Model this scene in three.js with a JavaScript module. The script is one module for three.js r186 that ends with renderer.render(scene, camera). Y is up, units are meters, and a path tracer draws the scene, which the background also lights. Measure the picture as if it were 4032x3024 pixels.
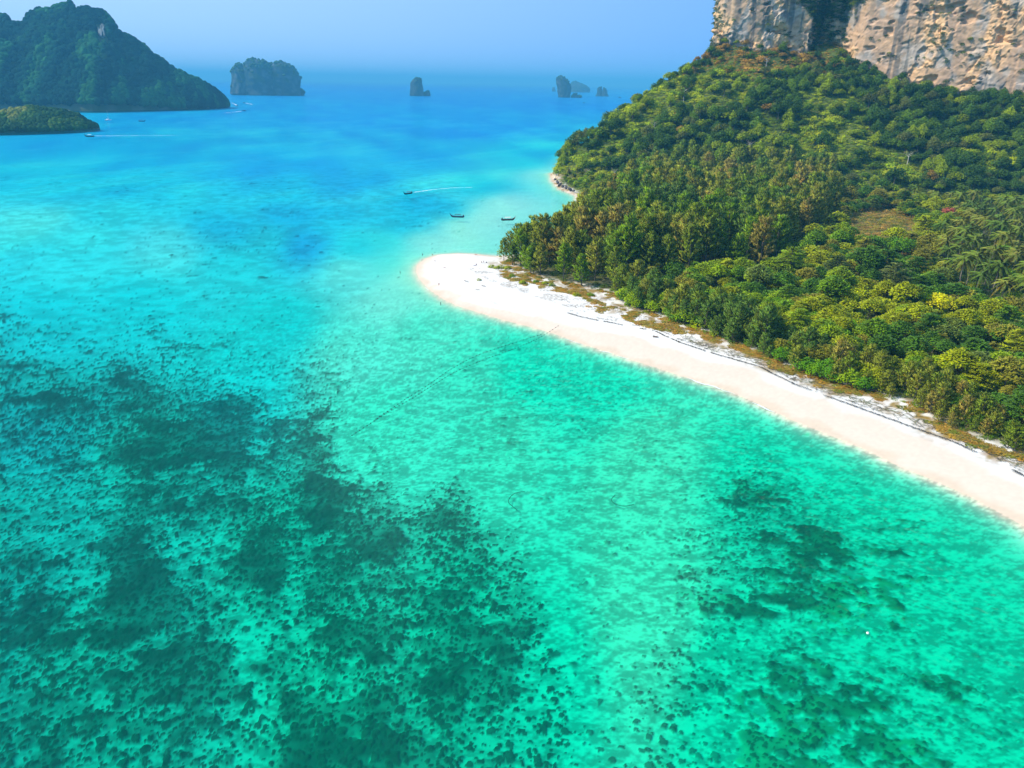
import * as THREE from 'three';
import { mergeGeometries, mergeVertices } from 'three/addons/utils/BufferGeometryUtils.js';
import { MarchingCubes } from 'three/addons/objects/MarchingCubes.js';

// ------------------------------------------------------------------ camera, sky, sun, exposure, haze
const EYE = 90, RAD = Math.PI / 180;
const scene = new THREE.Scene();
const camera = new THREE.PerspectiveCamera(56.8, 4 / 3, 1, 90000);
camera.position.set(0, EYE, 0);
camera.rotation.set(-23 * RAD, 0, 0);
camera.rotateZ(1 * RAD);
camera.updateMatrixWorld(true);

const SUN = new THREE.Vector3(-0.66, 0.74, -0.15).normalize();
const sun = new THREE.DirectionalLight(new THREE.Color(1, 0.90, 0.72), 4.9);
sun.name = 'sun';
sun.position.copy(SUN).multiplyScalar(1500);
sun.castShadow = true;
sun.shadow.mapSize.set(4096, 4096);
Object.assign(sun.shadow.camera, { left: -900, right: 900, top: 900, bottom: -900, near: 10, far: 4000 });
scene.add(sun, sun.target);
sun.target.position.set(100, 0, -400);

{ // clear tropical sky: pale towards the sun, deeper away from it, a touch paler at the horizon
  const W = 512, Hh = 256, data = new Float32Array(W * Hh * 4);
  for (let j = 0; j < Hh; j++) for (let i = 0; i < W; i++) {
    const el = ((j + 0.5) / Hh - 0.5) * Math.PI, az = ((i + 0.5) / W - 0.5) * 2 * Math.PI;
    const x = Math.cos(el) * Math.cos(az), y = Math.sin(el), z = Math.cos(el) * Math.sin(az);
    const c = x * SUN.x + y * SUN.y + z * SUN.z;
    let g = THREE.MathUtils.smoothstep(c, -0.42, 0.8);
    const hz = Math.exp(-Math.max(0, y) * 9);
    g = Math.min(1, g + 0.12 * hz);
    const glow = Math.pow(Math.max(0, c), 24) * 0.8;
    const o = (j * W + i) * 4;
    data[o] = 0.07 + 0.42 * g + glow; data[o + 1] = 0.33 + 0.42 * g + glow; data[o + 2] = 0.94 + 0.16 * g + glow; data[o + 3] = 1;
  }
  const t = new THREE.DataTexture(data, W, Hh, THREE.RGBAFormat, THREE.FloatType);
  t.mapping = THREE.EquirectangularReflectionMapping; t.magFilter = THREE.LinearFilter; t.needsUpdate = true;
  scene.background = t; scene.environment = t;
}
scene.fog = new THREE.FogExp2(new THREE.Color(0.14, 0.63, 1.0), 0.000112);
const renderer = new THREE.WebGLRenderer({ antialias: true });
renderer.toneMapping = THREE.LinearToneMapping;
renderer.toneMappingExposure = 1.12;
renderer.shadowMap.enabled = true;

// ------------------------------------------------------------------ helpers
function rngOf(seed) { let s = seed >>> 0; return () => { s = (s + 0x6d2b79f5) | 0; let t = Math.imul(s ^ (s >>> 15), 1 | s); t = (t + Math.imul(t ^ (t >>> 7), 61 | t)) ^ t; return ((t ^ (t >>> 14)) >>> 0) / 4294967296; }; }
const clamp = THREE.MathUtils.clamp, lerp = THREE.MathUtils.lerp, sstep = (a, b, x) => (a < b ? THREE.MathUtils.smoothstep(x, a, b) : 1 - THREE.MathUtils.smoothstep(x, b, a));
const smin = (a, b, k) => { const h = Math.max(k - Math.abs(a - b), 0) / k; return Math.min(a, b) - h * h * k * 0.25; };
function hash2(ix, iy, s) { let h = Math.imul(ix, 374761393) ^ Math.imul(iy, 668265263) ^ Math.imul(s, 974711); h = Math.imul(h ^ (h >>> 13), 1274126177); return ((h ^ (h >>> 16)) >>> 0) / 4294967296; }
function vnoise(x, y, s = 0) {  // value noise 0..1
  const ix = Math.floor(x), iy = Math.floor(y), fx = x - ix, fy = y - iy, u = fx * fx * (3 - 2 * fx), v = fy * fy * (3 - 2 * fy);
  const a = hash2(ix, iy, s), b = hash2(ix + 1, iy, s), c = hash2(ix, iy + 1, s), d = hash2(ix + 1, iy + 1, s);
  return a + (b - a) * u + (c - a) * v + (a - b - c + d) * u * v;
}
function fbm(x, y, o, s = 0) { let f = 0, a = 0.5, n = 0; for (let i = 0; i < o; i++) { f += a * vnoise(x, y, s + i * 17); n += a; a *= 0.5; const t = x * 1.62 + y * 1.18; y = y * 1.62 - x * 1.18; x = t; } return f / n; }
function worley(x, y, s = 0) {  // distance to the nearest scattered point, 0..~1
  const ix = Math.floor(x), iy = Math.floor(y); let m = 9;
  for (let j = -1; j <= 1; j++) for (let i = -1; i <= 1; i++) { const px = ix + i + hash2(ix + i, iy + j, s), py = iy + j + hash2(ix + i, iy + j, s + 5), d = (px - x) ** 2 + (py - y) ** 2; if (d < m) m = d; }
  return Math.sqrt(m);
}
const cellAt = { d: 0, id: 0, dx: 0, dy: 0, jx: 0, jy: 0 };
function cell(x, y, s = 0) {  // nearest scattered point: distance, a random number of its own, and the way to it
  const ix = Math.floor(x), iy = Math.floor(y); let m = 9; const o = cellAt;
  for (let j = -1; j <= 1; j++) for (let i = -1; i <= 1; i++) { const px = ix + i + hash2(ix + i, iy + j, s), py = iy + j + hash2(ix + i, iy + j, s + 5), d = (px - x) ** 2 + (py - y) ** 2; if (d < m) { m = d; o.dx = x - px; o.dy = y - py; o.jx = ix + i; o.jy = iy + j; } }
  o.d = Math.sqrt(m); o.id = hash2(o.jx, o.jy, s + 9); return o;
}
function facet(x, y, s) { const c = cell(x, y, s), a = hash2(c.jx, c.jy, s + 21) - 0.5, b = hash2(c.jx, c.jy, s + 22) - 0.5; return c.id + 1.3 * (a * c.dx + b * c.dy); }  // broken blocks with tilted faces, 0..1 or so
function vnoise3(x, y, z, s = 0) { const iz = Math.floor(z), f = z - iz, w = f * f * (3 - 2 * f); return lerp(vnoise(x, y, s + iz * 57), vnoise(x, y, s + (iz + 1) * 57), w); }
function fbm3(x, y, z, o, s = 0) { let f = 0, a = 0.5, n = 0; for (let i = 0; i < o; i++) { f += a * vnoise3(x, y, z, s + i * 31); n += a; a *= 0.5; x *= 2.03; y *= 2.03; z *= 2.03; } return f / n; }
function inPoly(P, x, z) { let c = false; for (let i = 0, j = P.length - 1; i < P.length; j = i++) { const a = P[i], b = P[j]; if ((a[1] > z) !== (b[1] > z) && x < ((b[0] - a[0]) * (z - a[1])) / (b[1] - a[1]) + a[0]) c = !c; } return c; }
function lineDist(P, x, z, closed) { let m = 1e18; for (let i = closed ? 0 : 1, n = P.length; i < n; i++) { const a = P[(i + n - 1) % n], b = P[i], dx = b[0] - a[0], dz = b[1] - a[1]; let t = ((x - a[0]) * dx + (z - a[1]) * dz) / (dx * dx + dz * dz + 1e-9); t = t < 0 ? 0 : t > 1 ? 1 : t; const ex = x - a[0] - t * dx, ez = z - a[1] - t * dz, d = ex * ex + ez * ez; if (d < m) m = d; } return Math.sqrt(m); }
const polySD = (P, x, z) => (inPoly(P, x, z) ? 1 : -1) * lineDist(P, x, z, true);
function piece(T, x) { if (x <= T[0][0]) return T[0][1]; for (let i = 1; i < T.length; i++) if (x < T[i][0]) return lerp(T[i - 1][1], T[i][1], (x - T[i - 1][0]) / (T[i][0] - T[i - 1][0])); return T[T.length - 1][1]; }
const V = (x, y, z) => new THREE.Vector3(x, y, z);
const C = (r, g, b) => new THREE.Color().setRGB(r, g, b);
const names = new Map();
function numbered(n) { const k = names.get(n) ?? 0; names.set(n, k + 1); return k ? n + '_' + String(k).padStart(3, '0') : n; }
function tag(o, label, category, group, kind) { if (label) o.userData.label = label; if (category) o.userData.category = category; if (group) o.userData.group = group; if (kind) o.userData.kind = kind; return o; }
function thing(name, label, category, p = [0, 0, 0], turn = 0, group) { const o = new THREE.Group(); o.name = numbered(name); o.position.set(...p); o.rotation.y = turn; tag(o, label, category, group); scene.add(o); return o; }
function mesh(name, g, m, parent = scene) { const o = new THREE.Mesh(g, m); o.name = parent === scene ? numbered(name) : name; o.castShadow = o.receiveShadow = true; parent.add(o); return o; }
const std = (color, rough = 0.9, more = {}) => new THREE.MeshStandardMaterial({ color, roughness: rough, ...more });
class MB {  // a growing triangle mesh with normals and colours
  constructor() { this.p = []; this.n = []; this.c = []; this.i = []; }
  v(x, y, z, nx, ny, nz, c) { this.p.push(x, y, z); this.n.push(nx, ny, nz); this.c.push(c[0], c[1], c[2]); return this.p.length / 3 - 1; }
  leaf(o, d, s, n, len, wid, c) {  // a diamond leaf spray: root o, direction d, side s, shading normal n
    const m = 0.45 * len, k = this.v(o[0], o[1], o[2], n[0], n[1], n[2], c);
    this.v(o[0] + d[0] * m + s[0] * wid, o[1] + d[1] * m + s[1] * wid, o[2] + d[2] * m + s[2] * wid, n[0], n[1], n[2], c);
    this.v(o[0] + d[0] * len, o[1] + d[1] * len, o[2] + d[2] * len, n[0], n[1], n[2], c);
    this.v(o[0] + d[0] * m - s[0] * wid, o[1] + d[1] * m - s[1] * wid, o[2] + d[2] * m - s[2] * wid, n[0], n[1], n[2], c);
    this.i.push(k, k + 1, k + 2, k, k + 2, k + 3);
  }
  tube(pts, rad, sides, c) {
    const base = [];
    for (let k = 0; k < pts.length; k++) {
      const a = pts[Math.max(0, k - 1)], b = pts[Math.min(pts.length - 1, k + 1)], d = V(b[0] - a[0], b[1] - a[1], b[2] - a[2]).normalize();
      const u = Math.abs(d.y) < 0.9 ? V(0, 1, 0).cross(d).normalize() : V(1, 0, 0).cross(d).normalize(), w = d.clone().cross(u);
      base.push(this.p.length / 3);
      for (let s = 0; s < sides; s++) { const t = (s / sides) * 2 * Math.PI, nx = u.x * Math.cos(t) + w.x * Math.sin(t), ny = u.y * Math.cos(t) + w.y * Math.sin(t), nz = u.z * Math.cos(t) + w.z * Math.sin(t), r = rad[k] ?? rad[rad.length - 1]; this.v(pts[k][0] + nx * r, pts[k][1] + ny * r, pts[k][2] + nz * r, nx, ny, nz, c); }
    }
    for (let k = 1; k < pts.length; k++) for (let s = 0; s < sides; s++) { const a = base[k - 1] + s, b = base[k - 1] + ((s + 1) % sides), e = base[k] + s, f = base[k] + ((s + 1) % sides); this.i.push(a, b, f, a, f, e); }
    const last = base[base.length - 1], first = base[0];
    for (let s = 1; s < sides - 1; s++) { this.i.push(last, last + s, last + s + 1); this.i.push(first, first + s + 1, first + s); }
  }
  geo() { const g = new THREE.BufferGeometry(); g.setAttribute('position', new THREE.Float32BufferAttribute(this.p, 3)); g.setAttribute('normal', new THREE.Float32BufferAttribute(this.n, 3)); g.setAttribute('color', new THREE.Float32BufferAttribute(this.c, 3)); g.setIndex(this.i); return g; }
}
function inFrame(x, y, z, margin = 0.14) { const p = V(x, y, z).project(camera); return p.z < 1 && Math.abs(p.x) < 1 + margin && Math.abs(p.y) < 1 + margin; }
function sunk(mats, geo, colors, name, label, kind, parent = scene) {  // many copies of one shape as one object
  const im = new THREE.InstancedMesh(geo, mats, Math.max(1, colors.length)); im.name = parent === scene ? numbered(name) : name;
  colors.forEach((e, k) => { im.setMatrixAt(k, e.m); im.setColorAt(k, e.c); });
  im.count = colors.length; im.castShadow = im.receiveShadow = true;
  if (label) im.userData.label = label; im.userData.kind = kind; parent.add(im); return im;
}
const M4 = (x, y, z, ry, sx, sy, sz, tilt = 0, ta = 0) => new THREE.Matrix4().compose(V(x, y, z), new THREE.Quaternion().setFromEuler(new THREE.Euler(tilt * Math.cos(ta), ry, tilt * Math.sin(ta), 'YXZ')), V(sx, sy, sz));
const tint = (c, rng, k = 0.25) => { const f = 1 - k + 2 * k * rng(); return C(c[0] * f * (0.9 + 0.2 * rng()), c[1] * f, c[2] * f * (0.85 + 0.3 * rng())); };

// ------------------------------------------------------------------ the lie of the land (x right, -z ahead, y up, sea level 0)
const COAST = [...[[35.3, -243.0], [43.3, -234.7], [53.7, -224.4], [68.1, -210.9], [75.9, -199.6], [82.6, -188.1], [89.4, -179.2], [95.7, -171.1], [100.6, -161.8], [105.9, -154.8], [110.6, -147.6], [115.6, -135.2]].reverse(),
  ...[[31.1, -246.5], [24.4, -253.1], [14.5, -264.4], [7.4, -270.3], [-3.8, -278.6], [-15.6, -289.5], [-24.1, -297.5], [-30.9, -306.5], [-38.7, -321.1], [-45.0, -337.2], [-50.0, -354.9], [-51.7, -370.6], [-48.8, -387.9], [-42.2, -397.9], [-32.2, -402.0], [-21.5, -400.8], [-11.0, -395.2], [2.2, -400.1], [16.0, -427.3], [29.4, -476.7], [41.7, -531.9], [50.8, -585.1], [52.0, -634.1], [40.0, -674.2], [35.9, -730.5], [36.5, -804.2]],
  [36, -790], [55, -850], [100, -930], [220, -1080], [600, -1250], [1500, -1300], [1500, 300], [260, 60], [175, 70], [140, 105]];
const VEG = [...[[-3.5, -372.0], [2.9, -356.4], [9.0, -344.4], [17.6, -333.4], [28.9, -327.6], [44.6, -313.7], [46.2, -292.8], [56.6, -286.5], [64.0, -271.9], [72.1, -264.8], [76.8, -254.8], [83.5, -245.9], [91.7, -229.9], [102.2, -211.9], [109.1, -208.1], [119.9, -196.3], [122.1, -180.9], [128.2, -170.6], [134.0, -164.1]],
  [150, -140], [200, -90], [330, 0], [1500, 300], [1500, -1290], [600, -1240], [225, -1070], [108, -925], [64, -850], [45, -790], ...[[39.7, -815.1]], ...[[41.5, -727.1]], ...[[46.2, -679.5]], ...[[58.0, -636.9]], ...[[60.0, -587.4]], ...[[49.7, -516.3]], ...[[34.4, -450.8]], ...[[18.3, -408.8]], ...[[5.0, -390.2]]];
const FOOT = [[-50, 762], [33, 744], [120, 692], [220, 662], [320, 640], [420, 605], [520, 555], [700, 500]];
function hillAt(x, z, sd) {
  const D = -z, s = D - piece(FOOT, x); if (s < -20 || sd < 0) return 0;
  const lump = (fbm(x / 45, z / 45, 3, 3) - 0.5) * 16 + (vnoise(x / 13, z / 13, 9) - 0.5) * 4;
  const h = smin(piece([[260, 0.62], [345, 0.58], [415, 0.49], [560, 0.5]], x) * s, 0.95 * (sd - 3), 14);
  return Math.max(0, h + lump * clamp(h / 20, 0, 1));
}
// water colour (how much of red, green, blue one passage through the water column lets by, with the blue of reflected sky painted in) and share of coral, at places in the bay
const WATER = [[19.8, -887.6, .02, .78, .91], [-22.6, -668.5, .02, .77, .9], [-54.4, -555.8, 0, .75, .9], [-77.3, -516.6, 0, .75, .9], [46.6, -866.4, .44, .92, .92], [-9.1, -621.4, .5, .93, .92], [-44.0, -516.1, .5, .94, .91], [-63.6, -462.6, .42, .93, .9], [-83.4, -438.6, .12, .88, .89], [-155.7, -432.4, .05, .8, .88], [-171.8, -543.3, 0, .7, .9], [-204.2, -500.2, .03, .78, .91], [-294.1, -530.2, .1, .87, .92], [-249.2, -417.5, .15, .92, .93], [-51.7, -344.7, .56, .97, .91], [-60.5, -384.1, .54, .96, .9], [-42.0, -424.3, .56, .96, .92], [-17.5, -518.8, .54, .95, .92], [-712.3, -1131.3, 0, .68, .93], [-889.4, -2186.7, .02, .66, .95], [-400.7, -2074.5, .0, .64, .95], [-62.4, -1547.5, 0, .62, .95], [295, -3642, .02, .58, .95], [-452.8, -888.5, 0, .72, .93], [-278.4, -864.0, 0, .68, .94], [-126.8, -947.2, 0, .66, .93], [22.8, -1040.9, 0, .75, .92], [-414.0, -642.7, .02, .80, .92], [-319.9, -488.6, .22, .9, .92], [-337.2, -652.8, 0, .74, .9], [-200.2, -612.1, 0, .72, .9], [-134.9, -679.3, 0, .68, .9], [-134.9, -507.1, 0, .73, .9], [-130.9, -434.5, 0, .62, .87], [-78.4, -575.9, 0, .74, .9], [-27.9, -693.4, .02, .8, .9], [38.1, -796.1, .46, .92, .92], [-4.8, -584.1, .54, .94, .92], [-51.4, -434.4, .5, .94, .91], [-34.9, -481.4, .54, .94, .9], [-80.5, -494.2, 0, .76, .9], [-97.4, -423.7, .02, .8, .89], [-209.7, -420.9, .24, .93, .93], [-235.7, -370.8, .12, .9, .93], [-152.2, -377.1, .06, .84, .88], [-89.7, -376.5, .3, .92, .9], [-66.0, -383.7, .08, .88, .86], [-54.4, -311.3, .4, .95, .89], [-162.8, -297.2, 0, .83, .88], [-182.8, -264.0, 0, .82, .88], [-97.4, -281.0, .0, .84, .86], [-93.8, -219.5, 0, .84, .85], [-59.4, -239.0, .26, .94, .86], [-37.3, -260.6, .24, .93, .83], [-142.6, -198.2, 0, .76, .76], [-16.7, -223.1, .16, .91, .79], [6.8, -224.2, .0, .89, .76], [31.1, -229.7, 0, .88, .74], [-41.0, -185.9, .16, .93, .8], [-0.5, -172.9, .15, .91, .77], [35.6, -161.4, .18, .91, .75], [71.9, -162.6, 0, .86, .7], [86.0, -141.3, 0, .85, .68], [92.8, -116.4, 0, .84, .67], [26.5, -107.7, .16, .93, .76], [7.8, -85.2, .0, .88, .72], [37.7, -85.9, 0, .88, .7], [67.8, -86.6, 0, .86, .68], [-93.9, -156.8, 0, .8, .72], [-65.4, -83.6, 0, .8, .68], [-45.1, -112.6, 0, .83, .7], [-29.0, -84.4, 0, .85, .68], [-7.7, -95.0, 0, .86, .69], [-140.6, -181.9, 0, .74, .78], [-100.5, -118.4, 0, .76, .72], [-295, -4179, .04, .6, .95], [-2408, -5558, .05, .6, .96], [-2555, -13387, .08, .56, .97]];
const REEF = [[-43.9, -116.2, .08], [-46.0, -96.0, .22], [-72.2, -129.9, .22], [-63.9, -126.7, .24], [-105.4, -156.4, .28], [-116.0, -153.7, .3], [-75.7, -161.1, .4], [-63.1, -155.5, .4], [-26.8, -94.5, .42], [-17.4, -95.9, .45], [-163.7, -222.5, .36], [-149.7, -236.8, .27], [-121.3, -229.0, .34], [-90.7, -219.7, .2], [-101.0, -207.3, .5], [-52.8, -344.6, 0], [-66.1, -401.0, 0], [-33.8, -465.3, 0], [-11.2, -539.2, 0], [16.1, -699.1, 0], [-212.1, -372.6, .06], [-133.4, -299.0, .12], [-171.6, -276.7, .14], [-121.2, -322.8, .1], [-156.9, -204.8, .5], [-138.6, -191.5, .8], [-131.5, -217.7, .6], [-110.0, -189.5, .8], [-87.3, -184.1, .86], [-80.3, -190.7, .7], [-75.0, -162.3, .78], [-113.9, -160.9, .62], [-95.1, -166.7, .82], [-52.1, -153.6, .68], [-42.7, -139.2, .86], [-73.4, -136.3, .85], [-94.0, -126.7, .34], [-55.6, -133.1, .88], [-47.4, -119.9, .92], [-71.9, -111.9, .85], [-89.0, -104.7, .74], [-86.0, -112.9, .36], [-30.1, -128.6, .86], [-15.4, -132.5, .66], [-35.1, -108.8, .8], [-17.2, -106.6, .58], [-9.5, -121.0, .6], [-3.7, -95.1, .55], [-0.7, -111.0, .5], [-51.2, -93.9, .78], [-68.0, -88.4, .48], [-43.6, -84.1, .4], [-36.7, -98.8, .4], [-22.6, -89.4, .66], [-7.0, -84.9, .6], [-54.0, -75.3, .58], [-26.9, -75.9, .62], [-67.4, -75.0, .66], [4.0, -76.5, .5], [6.6, -91.1, .35], [12.1, -103.6, .14], [15.5, -87.3, .2], [16.2, -75.1, .3], [10.0, -129.8, .06], [-2.6, -155.3, .02], [-24.7, -164.2, .04], [-42.7, -168.7, .14], [-69.9, -175.9, .3], [-59.8, -168.0, .5], [-76.6, -204.7, .2], [-106.5, -232.0, .16], [-142.1, -255.0, .2], [-170.0, -243.1, .24], [-204.6, -317.3, .12], [-93.7, -268.9, .14], [-291.5, -442.0, .1], [-159.9, -337.2, .12], [-83.5, -302.1, .1], [58.2, -138.5, 0.53], [66.1, -131.5, 0.50], [48.3, -122.7, 0.40], [40.5, -114.9, 0.38], [39.3, -125.6, 0.24], [40.5, -139.9, 0.24], [36.2, -145.7, .12], [65.9, -118.6, 0.29], [49.0, -107.0, 0.30], [34.4, -104.1, 0.19], [29.2, -91.6, 0.40], [38.2, -87.8, 0.26], [83.3, -135.6, 0.24], [92.0, -132.2, 0.29], [87.2, -106.7, 0.19], [63.5, -102.4, 0.24], [64.0, -86.5, 0.30], [72.7, -82.1, 0.29], [45.6, -77.3, 0.34], [28.2, -77.0, 0.32], [27.6, -114.6, .03], [29.5, -161.1, .07], [50.6, -174.9, .07], [28.8, -209.3, .14], [83.1, -176.1, .06], [4.0, -262.8, .12], [-18.0, -241.0, .1], [-37.0, -202.8, .03], [-20.9, -186.7, .02], [96.4, -163.5, 0], [102.5, -141.8, .02], [103.3, -121.1, 0], [67.9, -211.0, 0], [-53.5, -384.7, .02], [-93.5, -341.8, .06], [-78.4, -575.9, .1]];
// nearness is measured by bearing and by the ratio of distances, so that features far out may be larger
const chart = (T) => T.map(([x, z, ...v]) => [Math.atan2(x, -z), 0.36 * Math.log(Math.hypot(x, z)), ...v]);
const WATER_AT = chart(WATER), REEF_AT = chart(REEF);
function idw(T, a, l, out, eps) { let w = 0; out.fill(0); for (const t of T) { const da = t[0] - a, dl = t[1] - l, k = 1 / (da * da + dl * dl + eps) ** 2; w += k; for (let c = 0; c < out.length; c++) out[c] += k * t[c + 2]; } for (let c = 0; c < out.length; c++) out[c] /= w; return out; }

// ------------------------------------------------------------------ one ground sheet, cut into sea bed, beach and earth
const rings = [], bearings = [];
for (let d = 60; d > 8.2; d -= d > 24 ? 0.09 : 0.105) rings.push(EYE / Math.tan(d * RAD));
for (let r = rings[rings.length - 1] + 4; r < 1120; r += 4.5) rings.push(r);
for (let r = 1150; r < 42000; r *= 1.014) rings.push(r);
for (let b = -180; b < -52; b += 4) bearings.push(b);
for (let b = -52; b < 52; b += 0.105) bearings.push(b);
for (let b = 52; b <= 180; b += 4) bearings.push(b);
const NR = rings.length, NB = bearings.length;
const gp = new Float32Array(NR * NB * 3), gc = new Float32Array(NR * NB * 3), gh = new Float32Array(NR * NB), gsd = new Float32Array(NR * NB), gveg = new Float32Array(NR * NB), ghill = new Float32Array(NR * NB);
const w3 = [0, 0, 0], w1 = [0];
function plainAt(x, z, sd, veg) { return 2.3 * (1 - Math.exp(-sd / 16)) + (vnoise(x / 9, z / 9, 4) - 0.4) * 0.5 * sstep(24, 34, sd) + sstep(0, 60, veg) * 1.2; }
function landAt(x, z) { const sd = polySD(COAST, x, z); if (sd < 0) return 0.1 * sd; return Math.max(plainAt(x, z, sd, polySD(VEG, x, z)), hillAt(x, z, sd) + 2); }
for (let j = 0; j < NR; j++) for (let i = 0; i < NB; i++) {
  const k = j * NB + i, r = rings[j], b = bearings[i] * RAD, x = r * Math.sin(b), z = -r * Math.cos(b);
  const near = x > -400 && r < 1800 && (x > -130 || r < 500);
  const sd = near ? polySD(COAST, x, z) : -400;
  gsd[k] = sd; gveg[k] = sd > -2 && near ? polySD(VEG, x, z) : -50;
  let h, cr, cg, cb;
  if (sd > 0) {
    const veg = gveg[k], hill = hillAt(x, z, sd);
    ghill[k] = hill;
    h = Math.max(plainAt(x, z, sd, veg), hill > 0 ? hill + 2 : 0);
    // beach: damp peach sand by the water, white dry sand above, litter and dune soil towards the trees
    const thr = lerp(6, 17, sstep(-330, -240, z)), edge = sd + (vnoise(x / 6, z / 6, 21) - 0.5) * 5 + (vnoise(x / 1.7, z / 1.7, 22) - 0.5) * 1.2;
    const wet = 1 - sstep(0.3, 4.5, edge), dry = sstep(thr - 2.5, thr + 2.5, edge + (fbm(x / 14, z / 14, 2, 5) - 0.5) * 7), fine = 0.95 + 0.1 * vnoise(x * 1.3, z * 1.3, 23);
    cr = lerp(0.64, 0.66, dry); cg = lerp(0.515, 0.63, dry); cb = lerp(0.41, 0.585, dry);
    cr = lerp(cr, 0.57, wet); cg = lerp(cg, 0.45, wet); cb = lerp(cb, 0.335, wet);
    cr *= fine; cg *= fine; cb *= fine;
    const dune = veg > -26 ? sstep(-13, -1, veg + (fbm(x / 8, z / 8, 3, 6) - 0.5) * 16) : 0;
    if (dune > 0 || veg > 0) {
      const n = fbm(x / 2.6, z / 2.6, 3, 7), q = sstep(0.42, 0.68, n) * dune * 0.8;
      cr = lerp(cr, 0.30, q); cg = lerp(cg, 0.19, q); cb = lerp(cb, 0.095, q);
      const q2 = sstep(0.52, 0.66, fbm(x / 4 + 40, z / 4, 3, 8)) * dune; cr = lerp(cr, 0.24, q2); cg = lerp(cg, 0.15, q2); cb = lerp(cb, 0.02, q2);
    }
    if (veg > 1) { const s = sstep(1, 8, veg), n = fbm(x / 11, z / 11, 3, 12); cr = lerp(cr, lerp(0.05, 0.13, n), s); cg = lerp(cg, lerp(0.065, 0.11, n), s); cb = lerp(cb, lerp(0.02, 0.03, n), s); }
    if (hill > 4) { const s = sstep(4, 16, hill), n = fbm(x / 30, z / 30, 3, 13); cr = lerp(cr, lerp(0.04, 0.13, n), s); cg = lerp(cg, lerp(0.075, 0.15, n), s); cb = lerp(cb, 0.012, s); }
  } else {
    const out = -sd, deep = 2.6 + 1.4 * sstep(250, 700, r);
    h = -deep * (1 - Math.exp(-out / 16)) - 0.03;
    const fine = 0.9 + 0.16 * fbm(x * 0.9, z * 0.9, 2, 31);
    const mean = lerp(1, 0.86, sstep(600, 1150, r)); cr = 0.80 * fine * mean; cg = 0.77 * fine * mean; cb = 0.68 * fine * mean;
    const damp = Math.exp(-out / 7); cr = lerp(cr, 0.66, damp); cg = lerp(cg, 0.52, damp); cb = lerp(cb, 0.36, damp);
    if (r < 1300 && Math.abs(bearings[i]) < 54) {
      const a = b, l = 0.36 * Math.log(r);
      let reef = idw(REEF_AT, a, l, w1, 0.0006)[0] * sstep(4, 22, out) + 0.02;
      // wave-caustic light painted into the sand as pale flecks, a mid-toned cover of algae and rubble, dark rounded coral heads
      const causticFleck = 0.6 * fbm(x / 0.9, z / 0.55, 3, 33) + 0.4 * fbm(x / 3.4, z / 2.2, 2, 34), fl = lerp(0.56 + 0.62 * sstep(0.36, 0.66, causticFleck), 0.88 + lerp(0.07, 0.3, sstep(0.03, 0.1, reef)) * (sstep(0.33, 0.67, fbm(x / 6.5, z / 5, 4, 36)) - 0.5), sstep(190, 380, r)) * lerp(1, 0.68, sstep(0.22, 0.7, reef)), fk = lerp(fl, 1, sstep(600, 1150, r)); cr *= fk; cg *= fk; cb *= fk;
      const big = fbm(x / 14, z / 10, 5, 41), mid = fbm(x / 2.9, z / 2.2, 3, 43), fine2 = fbm(x / 1.1, z / 0.9, 2, 49), green = sstep(0.22, 0.55, a) * 0.55;
      const cut = lerp(0.76, 0.355, Math.pow(reef, 0.85)) - 0.045 * (green / 0.55) * sstep(0.12, 0.3, reef), cv = (1 - sstep(700, 1150, r)) * sstep(cut - 0.04, cut + 0.055, 0.55 * big + 0.33 * mid + 0.12 * fine2), v = 0.62 + 0.8 * fine2, dk = lerp(2.9, 1.05, sstep(0.12, 0.7, reef)) * (0.35 + 1.4 * sstep(0.25, 0.8, fbm(x / 6, z / 4.5, 3, 51))) * lerp(1, 0.62, green / 0.55);
      cr = lerp(cr, 0.06 * v * dk, cv); cg = lerp(cg, lerp(0.128, 0.14, green) * v * dk, cv); cb = lerp(cb, lerp(0.108, 0.045, green) * v * dk, cv); h += cv * 0.3 * Math.min(1, out / 40);
      if (r < 520) for (const [size, seed] of [[1.5, 45], [0.8, 47]]) {
        const c = cell(x / size + 0.25 * mid, z / size, seed), want = clamp(reef * 1.35 + (mid - 0.5) * 0.8 + cv * 0.22 - 0.1, 0, 0.9) * (size > 1.2 ? 0.75 : 0.85) * lerp(0.25, 1, sstep(0.08, 0.4, reef)), rad = 0.17 + 0.46 * hash2(c.jx, c.jy, seed + 31) ** 1.5;
        if (c.id > want) continue; const k = sstep(rad + 0.06, rad - 0.05, c.d + (fine2 - 0.5) * 0.6); if (k <= 0) continue; const w = 0.55 + 0.9 * hash2(c.jx, c.jy, seed + 33);
        const kk = k * lerp(0.55, 0.92, sstep(0.1, 0.4, reef)) * (1 - 0.4 * green / 0.55 * (1 - cv)); cr = lerp(cr, 0.03 * w, kk); cg = lerp(cg, lerp(0.055, 0.065, green) * w, kk); cb = lerp(cb, lerp(0.04, 0.015, green) * w, kk); h += k * size * 0.22 * Math.sqrt(Math.max(0.05, 1 - (c.d / (rad + 0.08)) ** 2)) * Math.min(1, out / 30);
      }
      h = Math.min(h, -0.05);
    }
  }
  gp[k * 3] = x; gp[k * 3 + 1] = h; gp[k * 3 + 2] = z; gh[k] = h;
  gc[k * 3] = cr; gc[k * 3 + 1] = cg; gc[k * 3 + 2] = cb;
}
const whole = new THREE.BufferGeometry();
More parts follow.
